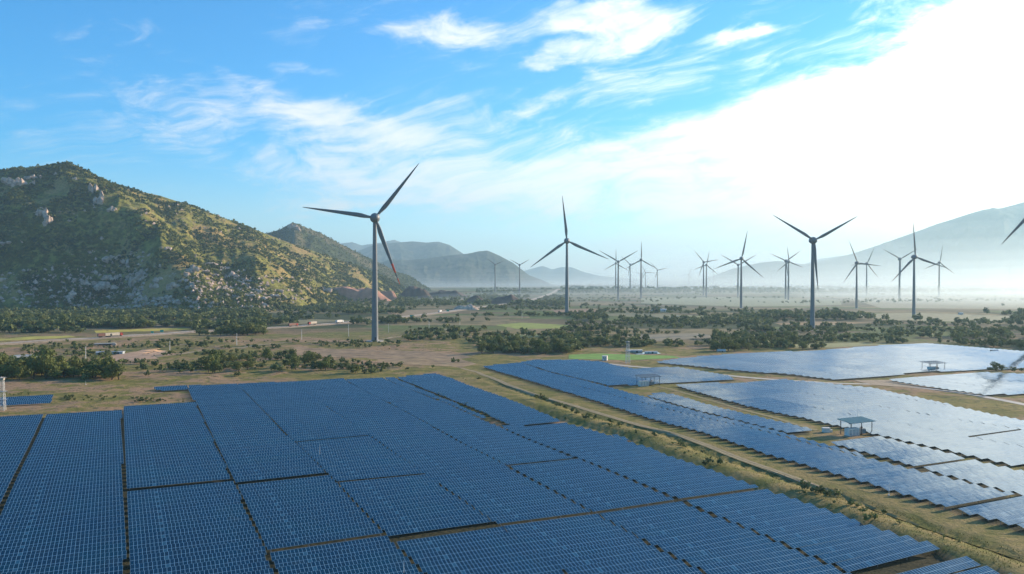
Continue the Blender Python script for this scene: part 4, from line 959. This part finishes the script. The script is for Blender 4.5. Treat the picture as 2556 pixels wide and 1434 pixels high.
POLES = [(214, 902, 35), (424, 884, 31), (591, 863, 30), (753, 849, 26), (870, 841, 31), (970, 829, 22), (1071, 821, 17), (1148, 811, 18), (1303, 796, 20)]
for k, (px, py, h_) in enumerate(POLES):
    x, y = G(px, py); hh = h_ * y / F; root = empty('utility_pole', (x, y, float(gh(x, y))), R(30)); tag(root, f"pale concrete utility pole below the highway, {ordn(k + 1)} from the left", 'utility pole', 'utility poles along the highway')
    MB().tube((0, 0, -.3), (0, 0, hh), .30, .18, 8).build('pole', M_wall, root)
    MB().box((0, 0, hh - .7), (2.2, .14, .14)).box((0, 0, hh - 1.8), (1.6, .14, .14)).build('crossarm', M_conc, root)
for px, py, w_, lab in ((380, 838, 9, 'teal road sign left of two beside the yellow field'), (404, 835, 11, 'teal road sign right of two beside the yellow field'), (1028, 796, 11, 'green road sign on the highway verge right of the largest turbine'), (1118, 781, 7, 'small green road sign near the white box truck')):
    x, y = G(px, py); k = y / F; root = empty('road_sign', (x, y, float(gh(x, y))), R(-20)); tag(root, lab, 'road sign')
    MB().box((0, 0, 4.4), (w_ * k, .12, w_ * k * .55)).build('sign_board', M_green, root)
    for sx in (-.35, .35): MB().box((sx * w_ * k, .12, 2.6), (.16, .16, 5.4)).build('post', M_steel, root)
# small bridge / underpass
x, y = G(262, 862); root = empty('underpass_bridge', (x, y, 0), R(24)); tag(root, 'small concrete underpass below the highway beside the leftmost trucks', 'bridge')
MB().box((0, 0, 1.7), (20, 9, .8)).build('deck', M_conc, root); MB().box((-9, 0, .4), (4, 9, 2.6)).build('abutment', M_dirt, root); MB().box((9, 0, .4), (4, 9, 2.6)).build('abutment', M_conc, root)
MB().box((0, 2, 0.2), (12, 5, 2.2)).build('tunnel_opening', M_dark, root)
def house(px, py, w_, h_, d_, roofm, wallm, label, rz=0, flat=False, cat='hut'):
    x, y = G(px, py); k = y / F; W_, Hh, D_ = w_ * k, h_ * k, d_ * k; root = empty('hut', (x, y, float(gh(x, y))), R(rz)); tag(root, label, cat)
    MB().box((0, 0, Hh * .5), (W_, D_, Hh)).build('wall', wallm, root)
    m = MB()
    if flat: m.box((0, 0, Hh + .12), (W_ * 1.12, D_ * 1.12, .2))
    else:
        for s in (-1, 1): m.box((0, s * D_ * .27, Hh + D_ * .11), (W_ * 1.1, D_ * .62, .12), 0, 0, -s * R(24))
    m.build('roof', roofm, root)
    MB().box((W_ * .1, -D_ / 2 - .02, Hh * .4), (W_ * .14, .08, Hh * .75)).build('door', M_dark, root)
    MB().box((-W_ * .25, -D_ / 2 - .02, Hh * .6), (W_ * .16, .08, Hh * .3)).build('window', M_glass, root)
house(252, 885, 20, 5.5, 12, M_tin, M_conc, 'low hut with pale end wall on bare earth below the highway', 12)
house(295, 884, 26, 6, 16, M_tin, M_grey, 'open shack with white tin roof right of the low hut', 8, True)
house(1510, 899, 12, 11, 10, M_wall, M_wall, 'small white block house at the far edge of the right arrays', -18, True)
house(1585, 880, 34, 4.5, 14, M_wall, M_grey, 'long low grey shed behind the second lattice tower', 4, True, 'shed')
house(1625, 882, 30, 3.5, 8, M_wall, M_wall, 'long white low shed right of the second lattice tower', 6, True, 'shed')
house(1655, 778, 14, 5, 8, M_tin, M_wall, 'white house among trees of the middle plain', 10)
house(1632, 777, 10, 4, 8, M_cut, M_wall, 'red roofed house left of the white house on the plain', 5)
house(1690, 796, 6, 5, 6, M_tin, M_wall, 'tiny white hut among trees below the white house', 0)
house(2482, 880, 16, 5, 8, M_tin, M_conc, 'farm shed in trees behind the farthest right array', 0)
house(1800, 879, 20, 4, 10, M_tin, M_conc, 'low tin roofed shed at the top edge of the farthest array', 4)
house(2398, 786, 9, 3.5, 8, M_tin, M_wall, 'small pale farmhouse in the hazy right fields', 0)
# lattice watch towers
def lattice(px, py, hpx, wb, label, lamp=False):
    x, y = G(px, py); k = y / F; hh = hpx * k; wb = wb * k; root = empty('lattice_tower', (x, y, float(gh(x, y)))); root.rotation_euler = (0, 0, R(14)); tag(root, label, 'lattice tower', 'lattice towers at the solar farm edge')
    wt = wb * .62; m = MB(); nseg = 8
    def c(s, t): w_ = (wb + (wt - wb) * t) / 2; return Vector((s[0] * w_, s[1] * w_, hh * .9 * t))
    cs = ((-1, -1), (1, -1), (1, 1), (-1, 1))
    for s in cs: MB().tube(c(s, 0), c(s, 1), .14, .1, 6).build('leg', M_wall, root)
    for q in range(nseg):
        for a in range(4):
            s0, s1 = cs[a], cs[(a + 1) % 4]; m.tube(c(s0, q / nseg), c(s1, (q + 1) / nseg), .05, .05, 4); m.tube(c(s1, q / nseg), c(s0, (q + 1) / nseg), .05, .05, 4); m.tube(c(s0, q / nseg), c(s1, q / nseg), .05, .05, 4)
    m.build('bracing', M_wall, root)
    for t in (.35, .62): MB().box((0, 0, hh * .9 * t), (wb * 1.5, wb * 1.1, .15)).build('platform', M_steel, root)
    r = MB(); r.box((0, 0, hh * .9 + .6), (wt * 1.3, wt * 1.3, 1.2)); r.lathe([(wt * 1.5, hh * .9 + 1.3), (wt * .9, hh * .97), (.02, hh)], 4); r.build('roof', M_conc, root)
lattice(4, 1026, 84, 15, 'pale lattice watch tower cut by the left edge, beside the lone solar table')
lattice(1567, 906, 56, 9, 'thin lattice tower behind the right arrays near the white block house')
for k, (px, py, h_, lab) in enumerate(((798, 1146, 32, 'thin white mast rising from the middle of the large left array'), (1008, 1440, 42, 'thin white mast at the bottom edge of the large left array'), (2219, 1237, 34, 'thin mast in the long array right of the grassy corridor'), (2141, 1052, 42, 'thin mast behind the teal canopy station'), (214, 961, 9, 'short white marker post in the left grass field'))):
    x, y = G(px, py); hh = h_ * y / F; o = MB().tube((0, 0, -.2), (0, 0, hh * .6), .09, .07, 6).tube((0, 0, hh * .6), (0, 0, hh), .05, .03, 6).box((0, 0, .1), (.5, .5, .3)).build('lightning_mast', M_wall, None, (x, y, float(gh(x, y)))); tag(o, lab, 'mast')
# inverter stations: canopy on posts over a transformer, with a cabinet container
def station(px, py, s, roofm, names):
    x, y = G(px, py); z = float(gh(x, y)); a = -(ROWA - R(90))
    def at(dx, dy): q = np.array([x, y]) + DU * dx + DV * dy; return (q[0], q[1], float(gh(*q)))
    root = empty('canopy', at(1, 1.5), a); tag(root, names[0], 'canopy'); w_, d_, h_ = 15 * s, 8 * s, 6.2
    m = MB(); m.box((0, 0, h_ + .25), (w_, d_, .18), 0, 0, R(6)) if roofm is M_teal else [m.box((0, (q_ - 3) * d_ / 6.5, h_ + .25 + (q_ - 3) * d_ / 6.5 * .1), (w_, .5, .14), 0, 0, R(6)) for q_ in range(7)]
    for k in range(9): m.box((-w_ / 2 + w_ * (k + .5) / 9, 0, h_ + .38), (.12, d_, .12), 0, 0, R(6))
    m.build('roof', roofm if roofm is M_teal else M_steel, root); b = MB()
    for yy in (-.35, .35): b.box((0, yy * d_, h_ + yy * 1.2), (w_, .2, .3))
    b.build('beam', M_dark, root)
    for sx in (-.42, 0, .42):
        for sy in (-.35, .35): MB().box((sx * w_, sy * d_, h_ / 2), (.25, .25, h_)).build('post', M_dark, root)
    r2 = empty('transformer', at(3, 0.5), a); tag(r2, names[1], 'transformer')
    MB().box((0, 0, 1.5), (2.6, 2.0, 2.4)).build('tank', M_grey, r2)
    rd = MB()
    for k in range(8): rd.box((-1.2 + k * .34, -1.35, 1.5), (.1, .6, 1.9)); rd.box((-1.2 + k * .34, 1.35, 1.5), (.1, .6, 1.9))
    rd.build('radiator', M_grey, r2)
    for k in range(3): MB().lathe([(.14, 2.7), (.22, 2.85), (.12, 3.0), (.2, 3.15), (.1, 3.3), (.16, 3.45), (.03, 3.6)], 8, Matrix.Translation((-.7 + .7 * k, 0, 0))).build('bushing', M_brownbox, r2)
    r3 = empty('inverter_container', at(-4.5, -1), a); tag(r3, names[2], 'container')
    c = MB(); c.box((0, 0, 1.9), (6.5, 2.6, 3.0)); c.box((0, 0, 3.48), (6.7, 2.8, .14)); c.build('body', M_wall, r3)
    for k in range(3): MB().box((-2.1 + 2.1 * k, -1.34, 1.8), (1.5, .08, 2.4)).build('cabinet_door', M_grey, r3)
    MB().box((0, 0, .2), (6.8, 3, .5)).build('plinth', M_conc, r3)
station(1618, 966, 1.1, M_tin, ('flat canopy on posts at the corner between the middle arrays', 'grey transformer under the canopy between the middle arrays', 'pale inverter container beside the canopy between the middle arrays'))
station(2140, 1088, 1.05, M_teal, ('teal roofed canopy on posts beside the strip arrays on the right', 'grey transformer under the teal canopy', 'pale inverter container beside the teal canopy'))
station(2332, 926, 1.3, M_tin, ('thin canopy on posts in front of the farthest array', 'grey transformer under the far thin canopy', 'pale inverter container beside the far thin canopy'))
x, y = G(2062, 1082); o = MB(); o.box((0, 0, 1), (3.2, 2.2, 2)).box((0, 0, 2.05), (3.4, 2.4, .15)).box((2.4, .2, .6), (1, 1, 1.2)).build('switch_cabinet', M_wall, None, (x, y, float(gh(x, y)))); tag(bpy.data.objects['switch_cabinet'], 'small pale switch cabinet left of the teal canopy', 'cabinet')
# ------------------------------------------------------------------ air
def volume(name, dens, col, aniso):
    m = bpy.data.materials.new(name); m.use_nodes = True; n = m.node_tree.nodes; n.remove(n['Principled BSDF']); v = n.new('ShaderNodeVolumePrincipled')
    v.inputs['Color'].default_value = (*col, 1); v.inputs['Density'].default_value = dens; v.inputs['Anisotropy'].default_value = aniso
    m.node_tree.links.new(v.outputs[0], n['Material Output'].inputs['Volume']); return m
hz = MB().box((1500, 17000, 890), (43000, 40000, 1800)).build('haze', volume('haze_air', HAZE, (0.55, 0.84, 1.0), 0.3)); tag(hz, 'pale blue air between the camera and the mountains', 'haze', kind='stuff')
def mist(x, y, rx, ry, rz, dens, label, col=(0.78, 0.93, 1.0)):
    m = MB(); m.lathe([(max(.001, math.sin(t)), -math.cos(t)) for t in np.linspace(0, math.pi, 25)], 48); o = m.build('mist', volume('mist_air', dens, col, 0.45), None, (x, y, 0), True); o.scale = (rx, ry, rz); tag(o, label, 'mist', kind='stuff')
for k, rz in enumerate((45, 80, 125, 180, 250, 340, 450, 600)):
    mist(6000, 7000, 5200 + 60 * k, 3300 + 60 * k, rz, (0.00026, 0.00016, 0.00011, 0.00008, 0.00006, 0.00005, 0.00004, 0.00003)[k], 'bright low mist on the plain thinning upward before the right mountain')
for k, rz in enumerate((35, 60, 90, 130, 180)): mist(600, 8500, 3800 + 50 * k, 2500 + 50 * k, rz, (0.00016, 0.00010, 0.00006, 0.00004, 0.00003)[k], 'thin ground mist below the distant hills at the centre')
for k, rz in enumerate((30, 55, 90, 140)): mist(2500 + 40 * k, 2700, 1450 + 60 * k, 1350 + 60 * k, rz, (0.00022, 0.00016, 0.00011, 0.00008)[k], 'thin bright mist lying on the fields at the right edge')
mist(1500, 2900, 1900, 1300, 45, 0.00022, 'faint low mist between the turbines on the middle plain')
